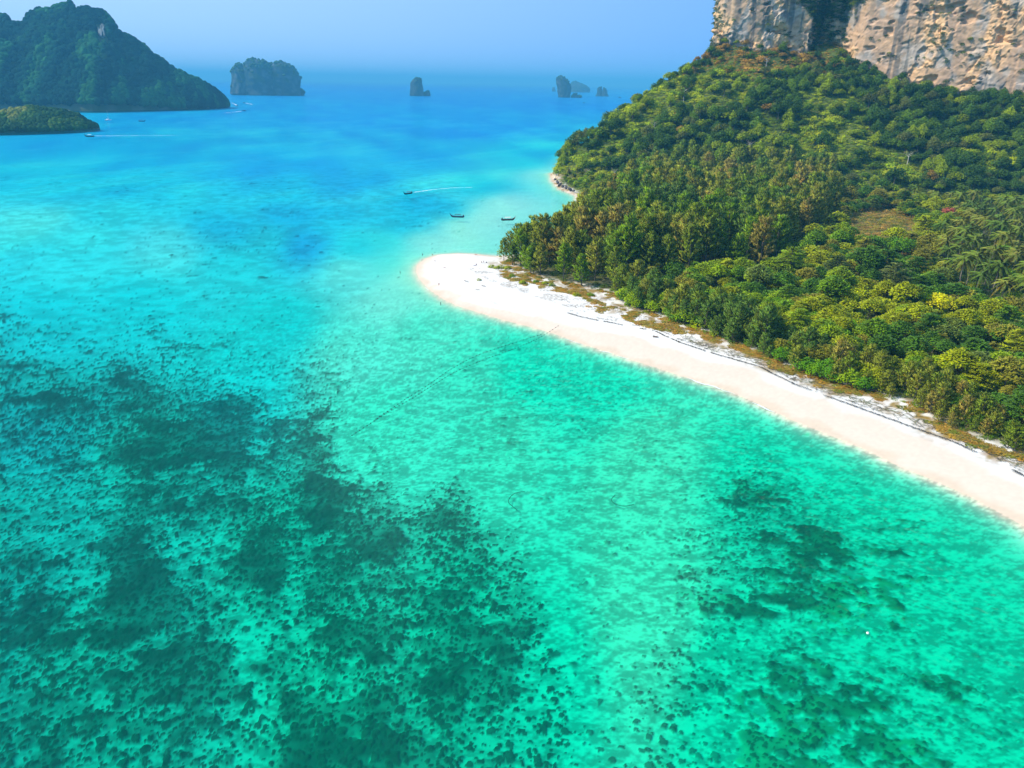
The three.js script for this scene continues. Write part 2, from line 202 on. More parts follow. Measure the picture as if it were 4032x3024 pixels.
{
  const idx = new Uint32Array((NR - 1) * (NB - 1) * 6); let q = 0;
  for (let j = 0; j < NR - 1; j++) for (let i = 0; i < NB - 1; i++) { const a = j * NB + i, b = a + 1, c = a + NB, d = c + 1; idx.set([a, b, d, a, d, c], q); q += 6; }
  whole.setAttribute('position', new THREE.BufferAttribute(gp, 3)); whole.setAttribute('color', new THREE.BufferAttribute(gc, 3)); whole.setIndex(new THREE.BufferAttribute(idx, 1)); whole.computeVertexNormals();
}
function cutOut(keep) {
  const src = whole.index.array, map = new Int32Array(NR * NB).fill(-1), P = [], N = [], K = [], I = [], n = whole.attributes.normal.array;
  for (let t = 0; t < src.length; t += 3) {
    const a = src[t], b = src[t + 1], c = src[t + 2]; if (!keep(a, b, c)) continue;
    for (const k of [a, b, c]) { if (map[k] < 0) { map[k] = P.length / 3; P.push(gp[k * 3], gp[k * 3 + 1], gp[k * 3 + 2]); N.push(n[k * 3], n[k * 3 + 1], n[k * 3 + 2]); K.push(gc[k * 3], gc[k * 3 + 1], gc[k * 3 + 2]); } I.push(map[k]); }
  }
  const g = new THREE.BufferGeometry(); g.setAttribute('position', new THREE.Float32BufferAttribute(P, 3)); g.setAttribute('normal', new THREE.Float32BufferAttribute(N, 3)); g.setAttribute('color', new THREE.Float32BufferAttribute(K, 3)); g.setIndex(I); return g;
}
const kindOf = (a) => gsd[a] < -3 ? 0 : gveg[a] < 0 ? 1 : ghill[a] > 6 ? 3 : 2;
const zone = (z) => (a, b, c) => Math.max(kindOf(a), kindOf(b), kindOf(c)) === z;
const earthy = (rough) => new THREE.MeshStandardMaterial({ vertexColors: true, roughness: rough });
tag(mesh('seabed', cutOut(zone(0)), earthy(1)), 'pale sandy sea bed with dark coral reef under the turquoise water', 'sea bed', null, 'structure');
tag(mesh('beach', cutOut(zone(1)), earthy(0.95)), 'white and peach sand beach curving out into a rounded spit', 'beach', null, 'structure');
tag(mesh('ground', cutOut(zone(2)), earthy(1)), 'flat wooded ground between the beach and the foot of the hill', 'ground', null, 'structure');
tag(mesh('hill', cutOut(zone(3)), earthy(1)), 'steep green hillside rising to the foot of the cliff', 'hill', null, 'structure');

// ------------------------------------------------------------------ the sea surface
{
  const N = 512, TILE = 26, h = new Float32Array(N * N);
  const per = (x, y, p, s) => { const ix = Math.floor(x), iy = Math.floor(y), fx = x - ix, fy = y - iy, u = fx * fx * (3 - 2 * fx), v = fy * fy * (3 - 2 * fy), m = (a) => ((a % p) + p) % p; const A = hash2(m(ix), m(iy), s), B = hash2(m(ix + 1), m(iy), s), D = hash2(m(ix), m(iy + 1), s), E = hash2(m(ix + 1), m(iy + 1), s); return A + (B - A) * u + (D - A) * v + (A - B - D + E) * u * v; };
  for (let j = 0; j < N; j++) for (let i = 0; i < N; i++) {
    const u = i / N, v = j / N; let s = 0, a = 1, n = 0;
    for (const f of [6, 13, 27, 54]) { const q = per(u * f, v * f, f, f); s += a * (1 - Math.abs(2 * q - 1)); n += a; a *= 0.55; }
    h[j * N + i] = s / n;
  }
  const px = new Uint8Array(N * N * 4); for (let k = 0; k < N * N; k++) { px[k * 4] = px[k * 4 + 1] = px[k * 4 + 2] = 255 * h[k]; px[k * 4 + 3] = 255; }
  const bump = new THREE.DataTexture(px, N, N); bump.wrapS = bump.wrapT = THREE.RepeatWrapping; bump.magFilter = THREE.LinearFilter; bump.needsUpdate = true;
  const rr = [], bb = []; for (let d = 62; d > 2.2; d -= d > 12 ? 0.3 : 0.1) rr.push(EYE / Math.tan(d * RAD)); for (let r = rr[rr.length - 1] * 1.03; r < 42000; r *= 1.045) rr.push(r);
  for (let b = -180; b < -54; b += 6) bb.push(b); for (let b = -54; b < 54; b += 0.33) bb.push(b); for (let b = 54; b <= 180; b += 6) bb.push(b);
  const P = [], K = [], U = [], I = [], SD = [];
  for (const r of rr) for (const bd of bb) {
    const b = bd * RAD, x = r * Math.sin(b), z = -r * Math.cos(b), sd = x > -400 && r < 1800 ? polySD(COAST, x, z) : -400;
    const wa = 0.05 * (fbm(x / (60 + 0.05 * r), z / (110 + 0.1 * r), 3, 65) - 0.5), wl = 0.05 * (fbm(x / (60 + 0.05 * r) + 9, z / (110 + 0.1 * r), 3, 67) - 0.5); idw(WATER_AT, clamp(b, -0.95, 0.95) + wa, 0.36 * Math.log(r) + wl, w3, 0.0004);
    const n = (fbm(x / 40 - z / 160, z / 150, 3, 61) - 0.5) * sstep(250, 600, r);
    const st = sstep(0.5, 0.72, fbm((x * 0.85 + z * 0.5) / 34, (z * 0.85 - x * 0.5) / 150, 4, 63)) * sstep(330, 620, r) * (1 - sstep(1500, 2600, r)) * (1 - sstep(-60, -25, sd));  // pale reflective streaks on the far sea, painted into the water colour
    const T = [Math.max(0, w3[0] * 0.9 + n * 0.10 + st * 0.07), clamp(w3[1] * (0.9 - 0.025 * sstep(-20, -80, x) - 0.03 * sstep(300, 180, r) - 0.01 * sstep(500, 900, r)) + n * 0.2 + st * 0.09, 0, 1), clamp((w3[2] * 0.93 + n * 0.06 + st * 0.02) * (lerp(0.88, 0.95, sstep(150, 420, r)) + 0.02 * sstep(420, 800, r)), 0, 1)], s = Math.exp(Math.min(0, sd + 0.5) / (7 + 9 * sstep(0, -50, x) * sstep(-300, -340, z))), rim = Math.exp(Math.min(0, sd + 0.5) / 2.2);
    P.push(x, 0, z); U.push(x / TILE, z / TILE); SD.push(sd);
    K.push(lerp(lerp(T[0], 0.42, s), 0.95, rim), lerp(lerp(T[1], 0.93, s), 0.98, rim), lerp(lerp(T[2], 0.84, s), 0.97, rim));
  }
  const nb = bb.length;
  for (let j = 0; j < rr.length - 1; j++) for (let i = 0; i < nb - 1; i++) { const a = j * nb + i, b = a + 1, c = a + nb, d = c + 1; if (Math.min(SD[a], SD[b], SD[c], SD[d]) > 5) continue; I.push(a, b, d, a, d, c); }
  const g = new THREE.BufferGeometry(); g.setAttribute('position', new THREE.Float32BufferAttribute(P, 3)); g.setAttribute('color', new THREE.Float32BufferAttribute(K, 3)); g.setAttribute('uv', new THREE.Float32BufferAttribute(U, 2)); g.setIndex(I); g.computeVertexNormals();
  const m = new THREE.MeshPhysicalMaterial({ vertexColors: true, roughness: 0.04, transmission: 0.94, thickness: 0, ior: 1.33, specularIntensity: 0.13, bumpMap: bump, bumpScale: 0.7 });
  tag(mesh('sea', g, m), 'clear turquoise sea deepening to blue towards the hazy horizon', 'sea', null, 'structure');
}
// ------------------------------------------------------------------ the limestone cliff above the hill
function rockSheet(pts, y0, y1, step, dispAt, colorAt, closeTop) {  // a wall of rock along a line on the ground, pushed in and out along its normal
  const L = [0]; for (let i = 1; i < pts.length; i++) L.push(L[i - 1] + Math.hypot(pts[i][0] - pts[i - 1][0], pts[i][1] - pts[i - 1][1]));
  const nx = Math.ceil(L[L.length - 1] / step), ny = Math.ceil((y1 - y0) / step), P = [], K = [], I = [];
  const at = (s) => { let i = 1; while (i < L.length - 1 && L[i] < s) i++; const t = (s - L[i - 1]) / (L[i] - L[i - 1]); return [lerp(pts[i - 1][0], pts[i][0], t), lerp(pts[i - 1][1], pts[i][1], t)]; };
  for (let j = 0; j <= ny; j++) for (let i = 0; i <= nx; i++) {
    const s = (i / nx) * L[L.length - 1], y = lerp(y0, y1, j / ny), p = at(s), a = at(Math.max(0, s - 12)), b = at(Math.min(L[L.length - 1], s + 12)), dx = b[0] - a[0], dz = b[1] - a[1], l = Math.hypot(dx, dz), ux = -dz / l, uz = dx / l, e = dispAt(s, y);
    P.push(p[0] + ux * e, y, p[1] + uz * e); K.push(...colorAt(s, y, e));
  }
  for (let j = 0; j < ny; j++) for (let i = 0; i < nx; i++) { const a = j * (nx + 1) + i, b = a + 1, c = a + nx + 1, d = c + 1; I.push(a, b, d, a, d, c); }
  const g = new THREE.BufferGeometry(); g.setAttribute('position', new THREE.Float32BufferAttribute(P, 3)); g.setAttribute('color', new THREE.Float32BufferAttribute(K, 3)); g.setIndex(I); g.computeVertexNormals(); g.userData = { at, length: L[L.length - 1] }; return g;
}
const CLIFF = [[305, -1010], [236, -930], [213, -872], [230, -858], [270, -850], [312, -845], [325, -864], [346, -854], [361, -824], [385, -802], [450, -765], [515, -715], [620, -640], [790, -560]];
const ridged = (x, y, o, s) => { let f = 0, a = 0.5, n = 0; for (let i = 0; i < o; i++) { f += a * (1 - Math.abs(2 * vnoise(x, y, s + i * 13) - 1)); n += a; a *= 0.5; x *= 2.1; y *= 2.1; } return f / n; };
const crumbly = (s, y) => sstep(0.48, 0.61, fbm(s / 26 + 2, y / 38, 3, 203)) * lerp(1, 0.75, sstep(190, 240, s));  // broken ribs as against smoother walls
const cliffOut = (s, y) => {
  const wx = s + 3 * (vnoise(s / 6, y / 6, 241) - 0.5), wy = y + 0.22 * s + 3 * (vnoise(s / 5, y / 7, 243) - 0.5), k = crumbly(s, y);
  return 10 * (fbm(s / 38, y / 80, 2, 201) - 0.5) + lerp(1.3, 4.4, k) * (facet(wx / 9, wy / 12, 205) - 0.5) + lerp(0.5, 2.3, k) * (facet(wx / 3.8, wy / 4.2, 207) - 0.5) + lerp(0.15, 0.8, k) * (facet(wx / 1.9, wy / 1.5, 209) - 0.5) + 1.3 * (ridged(s / 40, wy / 5.5, 2, 211) - 0.5) + 3.5 * sstep(0.66, 0.76, fbm(s / 17 + 7, y / 9, 3, 245)) * -1 + (y > 150 ? 0.06 * (y - 150) : 0);
};
const cliffColor = (s, y, e) => {
  const k = crumbly(s, y), warm = sstep(0.34, 0.66, fbm(s / 15, y / 22, 3, 221)), grey = sstep(0.5, 0.68, fbm(s / 12, y / 20, 3, 225)), stain = Math.max(sstep(0.5, 0.62, fbm(s / 3.6 + y / 70, y / 55, 4, 229)) * sstep(0.4, 0.54, fbm(s / 30, y / 44, 2, 233)), 0), f = 0.82 + 0.36 * fbm(s / 1.6, y / 1.2, 2, 237), layer = 0.9 + 0.2 * vnoise(s / 26, (y + 0.2 * s) / 1.5, 239), blk = 0.93 + 0.16 * facet(s / 3, y / 3.4, 251);
  let c = [lerp(0.46, 0.74, k * 0.8 + 0.2 * warm), lerp(0.30, 0.455, k * 0.8 + 0.2 * warm), lerp(0.195, 0.225, k * 0.8 + 0.2 * warm)];
  c = c.map((v, i) => lerp(v, [0.36, 0.33, 0.30][i], grey * 0.75)); c = c.map((v, i) => lerp(v, [0.09, 0.10, 0.10][i], stain * 0.72));
  return c.map((v) => v * f * layer * blk * 1.0);
};
const cliffGeo = rockSheet(CLIFF, 62, 236, 0.9, cliffOut, cliffColor);
tag(mesh('cliff', cliffGeo, earthy(0.95)), 'sheer ochre and grey limestone cliff rising above the green hillside', 'cliff', null, 'structure');
{ // the wooded plateau on top of the cliff
  const s = new THREE.Shape([...CLIFF, [900, -560], [900, -1100]].map(([x, z]) => new THREE.Vector2(x, -z))), g = new THREE.ShapeGeometry(s); g.rotateX(-Math.PI / 2); g.translate(0, 234, 0);
  tag(mesh('plateau', g, std(C(0.04, 0.07, 0.02))), 'wooded top of the limestone cliff', 'plateau', null, 'structure');
}

// ------------------------------------------------------------------ islands and sea stacks far out
const blobGeo = (() => { const g0 = new THREE.IcosahedronGeometry(1, 2).deleteAttribute('uv'); g0.deleteAttribute('normal'); const g = mergeVertices(g0, 1e-4), p = g.attributes.position; for (let i = 0; i < p.count; i++) { const x = p.getX(i), y = p.getY(i), z = p.getZ(i), k = 0.72 + 0.6 * fbm3(x * 2.2 + 5, y * 2.2 + 5, z * 2.2 + 5, 3, 77); p.setXYZ(i, x * k, y * k * 0.9, z * k); } g.computeVertexNormals(); return g; })();
function stackRock(rows, x, z, depth, turn, seed, noise = 0.06) {  // rows: [height, left, right] in metres; an upright rock with that outline
  const nA = 56, H = rows[rows.length - 1][0], nH = Math.max(18, Math.round(H / 3)), P = [], K = [], I = [];
  for (let j = 0; j <= nH; j++) {
    const t = j / nH, y = -3 + (H + 3) * t, l = piece(rows.map((r) => [r[0], r[1]]), y), r = piece(rows.map((r) => [r[0], r[2]]), y), mid = (l + r) / 2, half = Math.max(0.4, (r - l) / 2) * (t > 0.97 ? Math.sqrt(Math.max(0.02, (1 - t) / 0.03)) : 1);
    for (let a = 0; a < nA; a++) {
      const q = (a / nA) * 2 * Math.PI, n = 1 + noise * 2 * (fbm3(Math.cos(q) * 3 + 9, y / 30 + 9, Math.sin(q) * 3 + 9, 3, seed) - 0.5) * 2 - noise * 1.2 * ridged(q * 5, y / 90, 2, seed + 3) * (a % 2 ? 1 : 0.8);
      P.push(mid + half * n * Math.cos(q), y, half * depth * n * Math.sin(q));
      const w = sstep(0.45, 0.7, fbm(q * 4 + seed, y / 25, 3, seed + 9)), st = sstep(0.55, 0.7, fbm(q * 9, y / 70, 3, seed + 4)), gn = sstep(0.5, 0.68, fbm(q * 3 + 3, y / 18, 3, seed + 19)) * sstep(0.1, 0.5, t);
      let c = [lerp(0.018, 0.085, w), lerp(0.045, 0.105, w), lerp(0.06, 0.11, w)]; c = c.map((v, k) => lerp(v, [0.05, 0.06, 0.06][k], st * 0.7)).map((v, k) => lerp(v, [0.035, 0.06, 0.02][k], gn)); K.push(...c);  // dark rock tones pulled towards blue, painting in distance haze
    }
  }
  for (let j = 0; j < nH; j++) for (let a = 0; a < nA; a++) { const b = (a + 1) % nA, i0 = j * nA + a, i1 = j * nA + b, i2 = i0 + nA, i3 = i1 + nA; I.push(i0, i3, i1, i0, i2, i3); }
  const top = P.length / 3; P.push((rows[rows.length - 1][1] + rows[rows.length - 1][2]) / 2, H, 0); K.push(0.05, 0.08, 0.02); for (let a = 0; a < nA; a++) I.push(nH * nA + a, top, nH * nA + ((a + 1) % nA));
  const g = new THREE.BufferGeometry(); g.setAttribute('position', new THREE.Float32BufferAttribute(P, 3)); g.setAttribute('color', new THREE.Float32BufferAttribute(K, 3)); g.setIndex(I); g.computeVertexNormals(); if (turn) g.rotateY(turn); g.translate(x, 0, z); return g;
}
const rockMat = new THREE.MeshPhysicalMaterial({ vertexColors: true, roughness: 1, specularIntensity: 0.15 }), leafPlain = new THREE.MeshPhysicalMaterial({ roughness: 1, specularIntensity: 0.1 });
function scrubOn(geo, n, seed, size, parent, label, top = 0.75) {  // bushes standing on the upward faces of a rock
  const rng = rngOf(seed), p = geo.attributes.position, nn = geo.attributes.normal, list = []; geo.computeBoundingBox(); const hi = geo.boundingBox.max.y;
  for (let k = 0; k < n * 14 && list.length < n; k++) { const i = Math.floor(rng() * p.count), up = nn.getY(i), y = p.getY(i); if (y < 4 || (up < 0.35 && y < hi * top) || (up < 0.1 && rng() < 0.75)) continue; const s = size * (0.6 + 0.8 * rng()); list.push({ m: M4(p.getX(i), y, p.getZ(i), rng() * 6, s, s * (0.7 + 0.5 * rng()), s), c: tint([0.035, 0.075, 0.02], rng, 0.4) }); }
  sunk(leafPlain, blobGeo, list, 'scrub', label, 'stuff', parent);
}
function seaStack(label, x, z, face, bodies, scrub, seed, name = 'sea_stack', category = 'sea stack') {
  const t = thing(name, label, category, [x, 0, z], -Math.atan2(x, -z) + face), parts = bodies.map((b, k) => stackRock(b.rows, b.x ?? 0, b.z ?? 0, b.depth ?? 0.8, 0, seed + k * 7, b.noise));
  const g = mergeGeometries(parts); mesh('rock', g, rockMat, t); if (scrub) scrubOn(g, scrub[0], seed + 99, scrub[1], t, null, scrub[2]); return t;
}
function island(label, T, lead, seed, step, treeN, treeSize, tones, patch) {  // T: [bearing, ridge height, distance of its shore, depth from shore to ridge]
  const hz = T.map((r) => [r[0], r[1]]), sh = T.map((r) => [r[0], r[2]]), dp = T.map((r) => [r[0], r[3]]), b0 = T[0][0] - lead, b1 = T[T.length - 1][0], nb = Math.ceil((b1 - b0) / step), nt = 64, P = [], K = [], I = [];
  const surf = (b, t) => {
    const H = piece(hz, b), u = t <= 1 ? t : 2 - t, r = piece(sh, b) + piece(dp, b) * t, x = r * Math.sin(b * RAD), z = -r * Math.cos(b * RAD);
    const n = (fbm(x / 90, z / 90, 4, seed) - 0.5) * 0.34 * H * Math.sin(Math.PI * clamp(u, 0, 1)) + (ridged(x / 60, z / 60, 3, seed + 5) - 0.5) * 0.12 * H * Math.sin(Math.PI * clamp(u, 0, 1));
    const f = u <= 0 ? 0 : 0.05 + 0.95 * Math.pow(u, 0.88); return [x, Math.max(-3, H * f * (t > 0 ? 1 : 0) + n - (t <= 0.001 || t >= 1.999 ? 4 : 0)), z, H];
  };
  for (let i = 0; i <= nb; i++) for (let j = 0; j <= nt; j++) {
    const b = lerp(b0, b1, i / nb), t = (j / nt) * 2, p = surf(b, t); P.push(p[0], p[1], p[2]);
    const w = sstep(0.5, 0.72, fbm(p[0] / 40, p[1] / 60 + p[2] / 70, 3, seed + 8)); K.push(lerp(0.05, 0.2, w * 0.4), lerp(0.08, 0.2, w * 0.4), lerp(0.03, 0.14, w * 0.4));
  }
  for (let i = 0; i < nb; i++) for (let j = 0; j < nt; j++) { const a = i * (nt + 1) + j, c = a + nt + 1; I.push(a, c, c + 1, a, c + 1, a + 1); }
  const g = new THREE.BufferGeometry(); g.setAttribute('position', new THREE.Float32BufferAttribute(P, 3)); g.setAttribute('color', new THREE.Float32BufferAttribute(K, 3)); g.setIndex(I); g.computeVertexNormals();
  const mid = surf((b0 + b1) / 2, 0), t = thing('island', label, 'island', [0, 0, 0]); mesh('rock', g, rockMat, t);
  const rng = rngOf(seed), list = [];
  for (let k = 0; k < treeN; k++) {
    const b = lerp(b0 + lead * 0.6, b1, rng()), tt = 0.015 + 1.12 * rng(), p = surf(b, tt); if (p[1] < 3 || (patch && patch(b, tt))) continue;
    const n = fbm(p[0] / 55, p[2] / 55 + p[1] / 60, 3, seed + 11), tone = tones[n > 0.56 ? 2 : n > 0.46 ? 1 : 0], s = treeSize * (0.55 + 0.9 * rng() ** 2);
    list.push({ m: M4(p[0], p[1] + s * 0.2, p[2], rng() * 6, s, s * (0.8 + 0.7 * rng()), s), c: tint(tone, rng, 0.35) });
  }
  sunk(leafPlain, blobGeo, list, 'tree_cover', null, 'stuff', t);
  return { t, surf };
}
const bigIsle = [[-33.11, 251, 2445, 339], [-32.84, 250, 2438, 337], [-32.65, 229, 2430, 309], [-32.08, 227, 2416, 307], [-31.79, 245, 2411, 331], [-31.51, 261, 2406, 353], [-31.20, 268, 2399, 362], [-30.60, 271, 2385, 365], [-30.13, 279, 2375, 377], [-29.81, 286, 2368, 386], [-29.41, 292, 2360, 395], [-29.20, 289, 2355, 390], [-28.97, 269, 2354, 363], [-28.70, 282, 2358, 381], [-28.32, 284, 2365, 383], [-28.14, 271, 2369, 365], [-27.73, 278, 2376, 375], [-27.32, 264, 2385, 356], [-27.02, 236, 2392, 319], [-26.97, 216, 2394, 292], [-26.27, 203, 2409, 273], [-25.84, 188, 2419, 253], [-25.40, 173, 2433, 233], [-25.14, 154, 2442, 207], [-24.59, 143, 2459, 193], [-24.24, 123, 2471, 167], [-23.77, 112, 2486, 152], [-23.22, 97, 2505, 131], [-22.63, 89, 2524, 121], [-21.99, 70, 2583, 94], [-21.34, 49, 2658, 66], [-20.87, 22, 2751, 30], [-20.77, 1, 2786, 15]].map(([b, h, r, d]) => [b, Math.max(0.5, h - 6), r, d]);
const big = island('large steep forested island hazy blue behind the small wooded islet', bigIsle, 9, 301, 0.07, 30000, 6.6, [[0.003, 0.028, 0.024], [0.006, 0.045, 0.03], [0.018, 0.09, 0.032]], (b, t) => b > -28.2 && b < -27.48 && t > 0.56 && t < 0.84);  // foliage tones nearly without red: blue haze put into the leaf colour
{ // the bare rock face below the right-hand summit of the big island
  const P = [], K = [], I = [], nx = 22, ny = 16;
  for (let j = 0; j <= ny; j++) for (let i = 0; i <= nx; i++) { const b = -28.15 + 0.62 * (i / nx), tt = 0.62 + 0.2 * (j / ny), p = big.surf(b, tt), k = fbm(i / 3, j / 3, 3, 5), e = (2 * i / nx - 1) ** 2 + (2 * j / ny - 1) ** 2 + 1.6 * (fbm(i / 4, j / 4, 2, 7) - 0.5) > 0.62 ? -9 : 3 + 6 * k; P.push(p[0] - Math.sin(b * RAD) * e, p[1] + e * 0.4, p[2] + Math.cos(b * RAD) * e); K.push(0.2 * k + 0.05, 0.22 * k + 0.06, 0.22 * k + 0.06); }
  for (let j = 0; j < ny; j++) for (let i = 0; i < nx; i++) { const a = j * (nx + 1) + i, c = a + nx + 1; I.push(a, a + 1, c + 1, a, c + 1, c); }
  const g = new THREE.BufferGeometry(); g.setAttribute('position', new THREE.Float32BufferAttribute(P, 3)); g.setAttribute('color', new THREE.Float32BufferAttribute(K, 3)); g.setIndex(I); g.computeVertexNormals();
  mesh('bare_rock_face', g, rockMat, big.t);
}
island('small low wooded islet in front of the large island, with sunlit tan treetops', [[-34.33, 31, 1497, 49], [-33.55, 37, 1499, 59], [-32.65, 40, 1502, 64], [-32.06, 39, 1505, 62], [-31.18, 34, 1511, 55], [-30.15, 27, 1535, 43], [-29.60, 15, 1551, 24], [-29.02, 1, 1568, 15]].map(([b, h, r, d]) => [b, Math.max(0.5, h - 4), r, d]), 6, 331, 0.06, 6000, 3.4, [[0.02, 0.06, 0.015], [0.045, 0.10, 0.015], [0.15, 0.17, 0.03]]);

seaStack('massive blue rock island with three rounded humps and sheer sides', -1474, -4538, 0, [
  { rows: [[0, -206, -90], [4, -212, -80], [60, -200, -85], [120, -194, -100], [145, -178, -118], [160, -162, -130], [167, -148, -138]], x: 0, depth: 1.1 },
  { rows: [[0, -150, 60], [100, -140, 50], [150, -124, 24], [172, -116, 14], [184, -100, -8], [192, -82, -50], [194, -74, -60]], z: 10, depth: 0.8 },
  { rows: [[0, -60, 60], [120, -50, 40], [165, -46, 18], [180, -30, 4], [184, -18, -4]], z: 22, depth: 0.8 },
  { rows: [[0, 0, 190], [30, 0, 189], [90, 4, 196], [120, 10, 186], [156, 20, 156], [172, 34, 130], [181, 60, 114], [182, 70, 104]], z: 4, depth: 0.75 },
  { rows: [[0, 178, 207], [16, 180, 205], [28, 184, 196], [31, 187, 192]], depth: 0.9 }], [420, 7, 0.7], 401);
seaStack('tall dark rock stack standing alone in mid-horizon, low boulder at its right', -670, -5107, 0, [
  { rows: [[0, -45, 52], [30, -43, 46], [74, -39, 41], [90, -30, 39], [100, -12, 33], [108, -4, 22], [110, 2, 12]], depth: 0.8 },
  { rows: [[0, 30, 92], [10, 40, 92], [22, 58, 90], [30, 70, 78]], depth: 0.5 }], [70, 5, 0.8], 421);
seaStack('tall rock stack leaning left with undercut foot, two low boulders beside it', 326, -5494, 0, [
  { rows: [[0, -32, 55], [12, -31, 57], [28, -34, 61], [55, -42, 62], [82, -49, 57], [105, -53, 42], [120, -53, 26], [130, -47, 10], [137, -36, -8], [139, -26, -16]], depth: 0.75 },
  { rows: [[0, 56, 108], [12, 66, 107], [20, 78, 106], [25, 88, 102]], depth: 0.6 },
  { rows: [[0, 100, 138], [8, 108, 134], [13, 114, 122]], depth: 0.6 }], [120, 5, 0.8], 441);
seaStack('broad pale green-blue island partly hidden behind the leaning rock stack', 755, -9000, 0, [
  { rows: [[0, -135, 100], [40, -135, 96], [60, -134, 70], [85, -132, 20], [98, -126, -26], [108, -112, -58], [115, -80, -66]], depth: 0.7, noise: 0.04 }], [260, 6, 0.1], 461, 'island', 'island');
seaStack('tiny rock stack just left of the leaning rock stack', 445, -9400, 0, [{ rows: [[0, -18, 26], [30, -16, 20], [44, -15, 12], [48, -10, 6]], depth: 0.8 }], null, 471);
seaStack('low split rock with two jagged teeth, rightmost of the rocks on the horizon', 695, -6283, 0, [
  { rows: [[0, -53, 6], [8, -46, 4], [30, -42, 2], [58, -42, -2], [66, -26, -4], [70, -12, -7]], depth: 0.6 },
  { rows: [[0, -6, 58], [8, -4, 50], [40, 0, 40], [54, 5, 30], [64, 12, 18]], depth: 0.6 }], [24, 4, 0.9], 481);
// ------------------------------------------------------------------ tree shapes
const leafMat = (c, k = 0.3) => new THREE.MeshPhysicalMaterial({ color: c.r === 1 ? c : C(c.r * 1.2, c.g * 1.13, c.b), vertexColors: true, roughness: 0.9, specularIntensity: 0.12, transmission: k, thickness: 0 });
const barkMat = new THREE.MeshStandardMaterial({ vertexColors: true, roughness: 0.95 });
const unit = (a) => { const l = Math.hypot(a[0], a[1], a[2]) || 1; return [a[0] / l, a[1] / l, a[2] / l]; };
const cross = (a, b) => [a[1] * b[2] - a[2] * b[1], a[2] * b[0] - a[0] * b[2], a[0] * b[1] - a[1] * b[0]];
function casuarina(seed, H, R, bare = 0.1) {  // feathery she-oak: drooping needle sprays along rising branches
  const rng = rngOf(seed), crown = new MB(), trunk = new MB(), lean = [(rng() - 0.5) * 0.08, (rng() - 0.5) * 0.08], ax = (y) => [lean[0] * y + 0.25 * Math.sin(y * 0.4 + seed), y, lean[1] * y + 0.25 * Math.cos(y * 0.33 + seed)];
  const bc = [0.10, 0.085, 0.07]; trunk.tube([0, 0.25, 0.5, 0.75, 0.97].map((t) => ax(H * t)), [H * 0.017, H * 0.013, H * 0.009, H * 0.005, 0.03], 6, bc);
  const nb = Math.round(52 + H * 1.9), topN = 3 + Math.floor(rng() * 3), tops = [...Array(topN)].map((_, k) => [rng() * 6.28, k === 0 ? 0 : R * (0.25 + 0.3 * rng()), 1 - 0.16 * (k ? rng() + 0.3 : 0)]);
  for (let i = 0; i < nb; i++) {
    const t = bare + (1 - bare) * Math.pow((i + rng()) / nb, 0.9), top = tops[Math.floor(rng() * rng() * topN)], q = i * 2.4 + rng() * 0.9, prof = Math.pow(Math.max(0, 1 - t), 0.5) * Math.min(1, 0.45 + 2.2 * (t - bare) + 0.3 * rng()), len = R * prof * (0.72 + 0.55 * rng()) + 0.5, rise = 0.45 + 0.9 * t + 0.35 * (rng() - 0.5);
    const c0 = ax(H * t * 0.93 * lerp(1, top[2], t)), tx = Math.cos(top[0]) * top[1] * t, tz = Math.sin(top[0]) * top[1] * t, o = [c0[0] + tx, c0[1], c0[2] + tz], d = unit([Math.cos(q), rise, Math.sin(q)]);
    if (i % 3 === 0 && len > 1.5) trunk.tube([c0, [o[0] + d[0] * len * 0.8, o[1] + d[1] * len * 0.8, o[2] + d[2] * len * 0.8]], [0.09, 0.02], 3, bc);
    const f = 0.62 + 0.75 * rng(), brown = rng() < 0.12 ? 1 : 0, ns = Math.ceil(8 + len * 7.5);
    for (let k = 0; k < ns; k++) {  // a plume: sprays fanning from the outer half of the branch, swept up and out
      const u = 0.28 + 0.8 * Math.pow((k + rng()) / ns, 0.62), p = [o[0] + d[0] * len * u + (rng() - 0.5) * 0.5, o[1] + d[1] * len * u - 0.08 * len * u * u + (rng() - 0.5) * 0.4, o[2] + d[2] * len * u + (rng() - 0.5) * 0.5];
      const e = unit([d[0] * 0.75 + (rng() - 0.5) * 0.95, 0.72 + (rng() - 0.5) * 0.8, d[2] * 0.75 + (rng() - 0.5) * 0.95]), s = unit(cross(e, [rng() - 0.5, rng() - 0.5, rng() - 0.5])), n = unit([d[0] * 0.8 + (rng() - 0.5) * 0.5, 0.6, d[2] * 0.8 + (rng() - 0.5) * 0.5]), g = f * (0.72 + 0.56 * rng());
      crown.leaf(p, e, s, n, (0.045 * H + 0.5) * (0.65 + 0.7 * rng()), 0.06 + 0.0035 * H * (0.5 + rng()), brown ? [1.25 * g, 1.0 * g, 1.1 * g] : [g, g, g]);
    }
  }
  return { crown: crown.geo(), trunk: trunk.geo() };
}
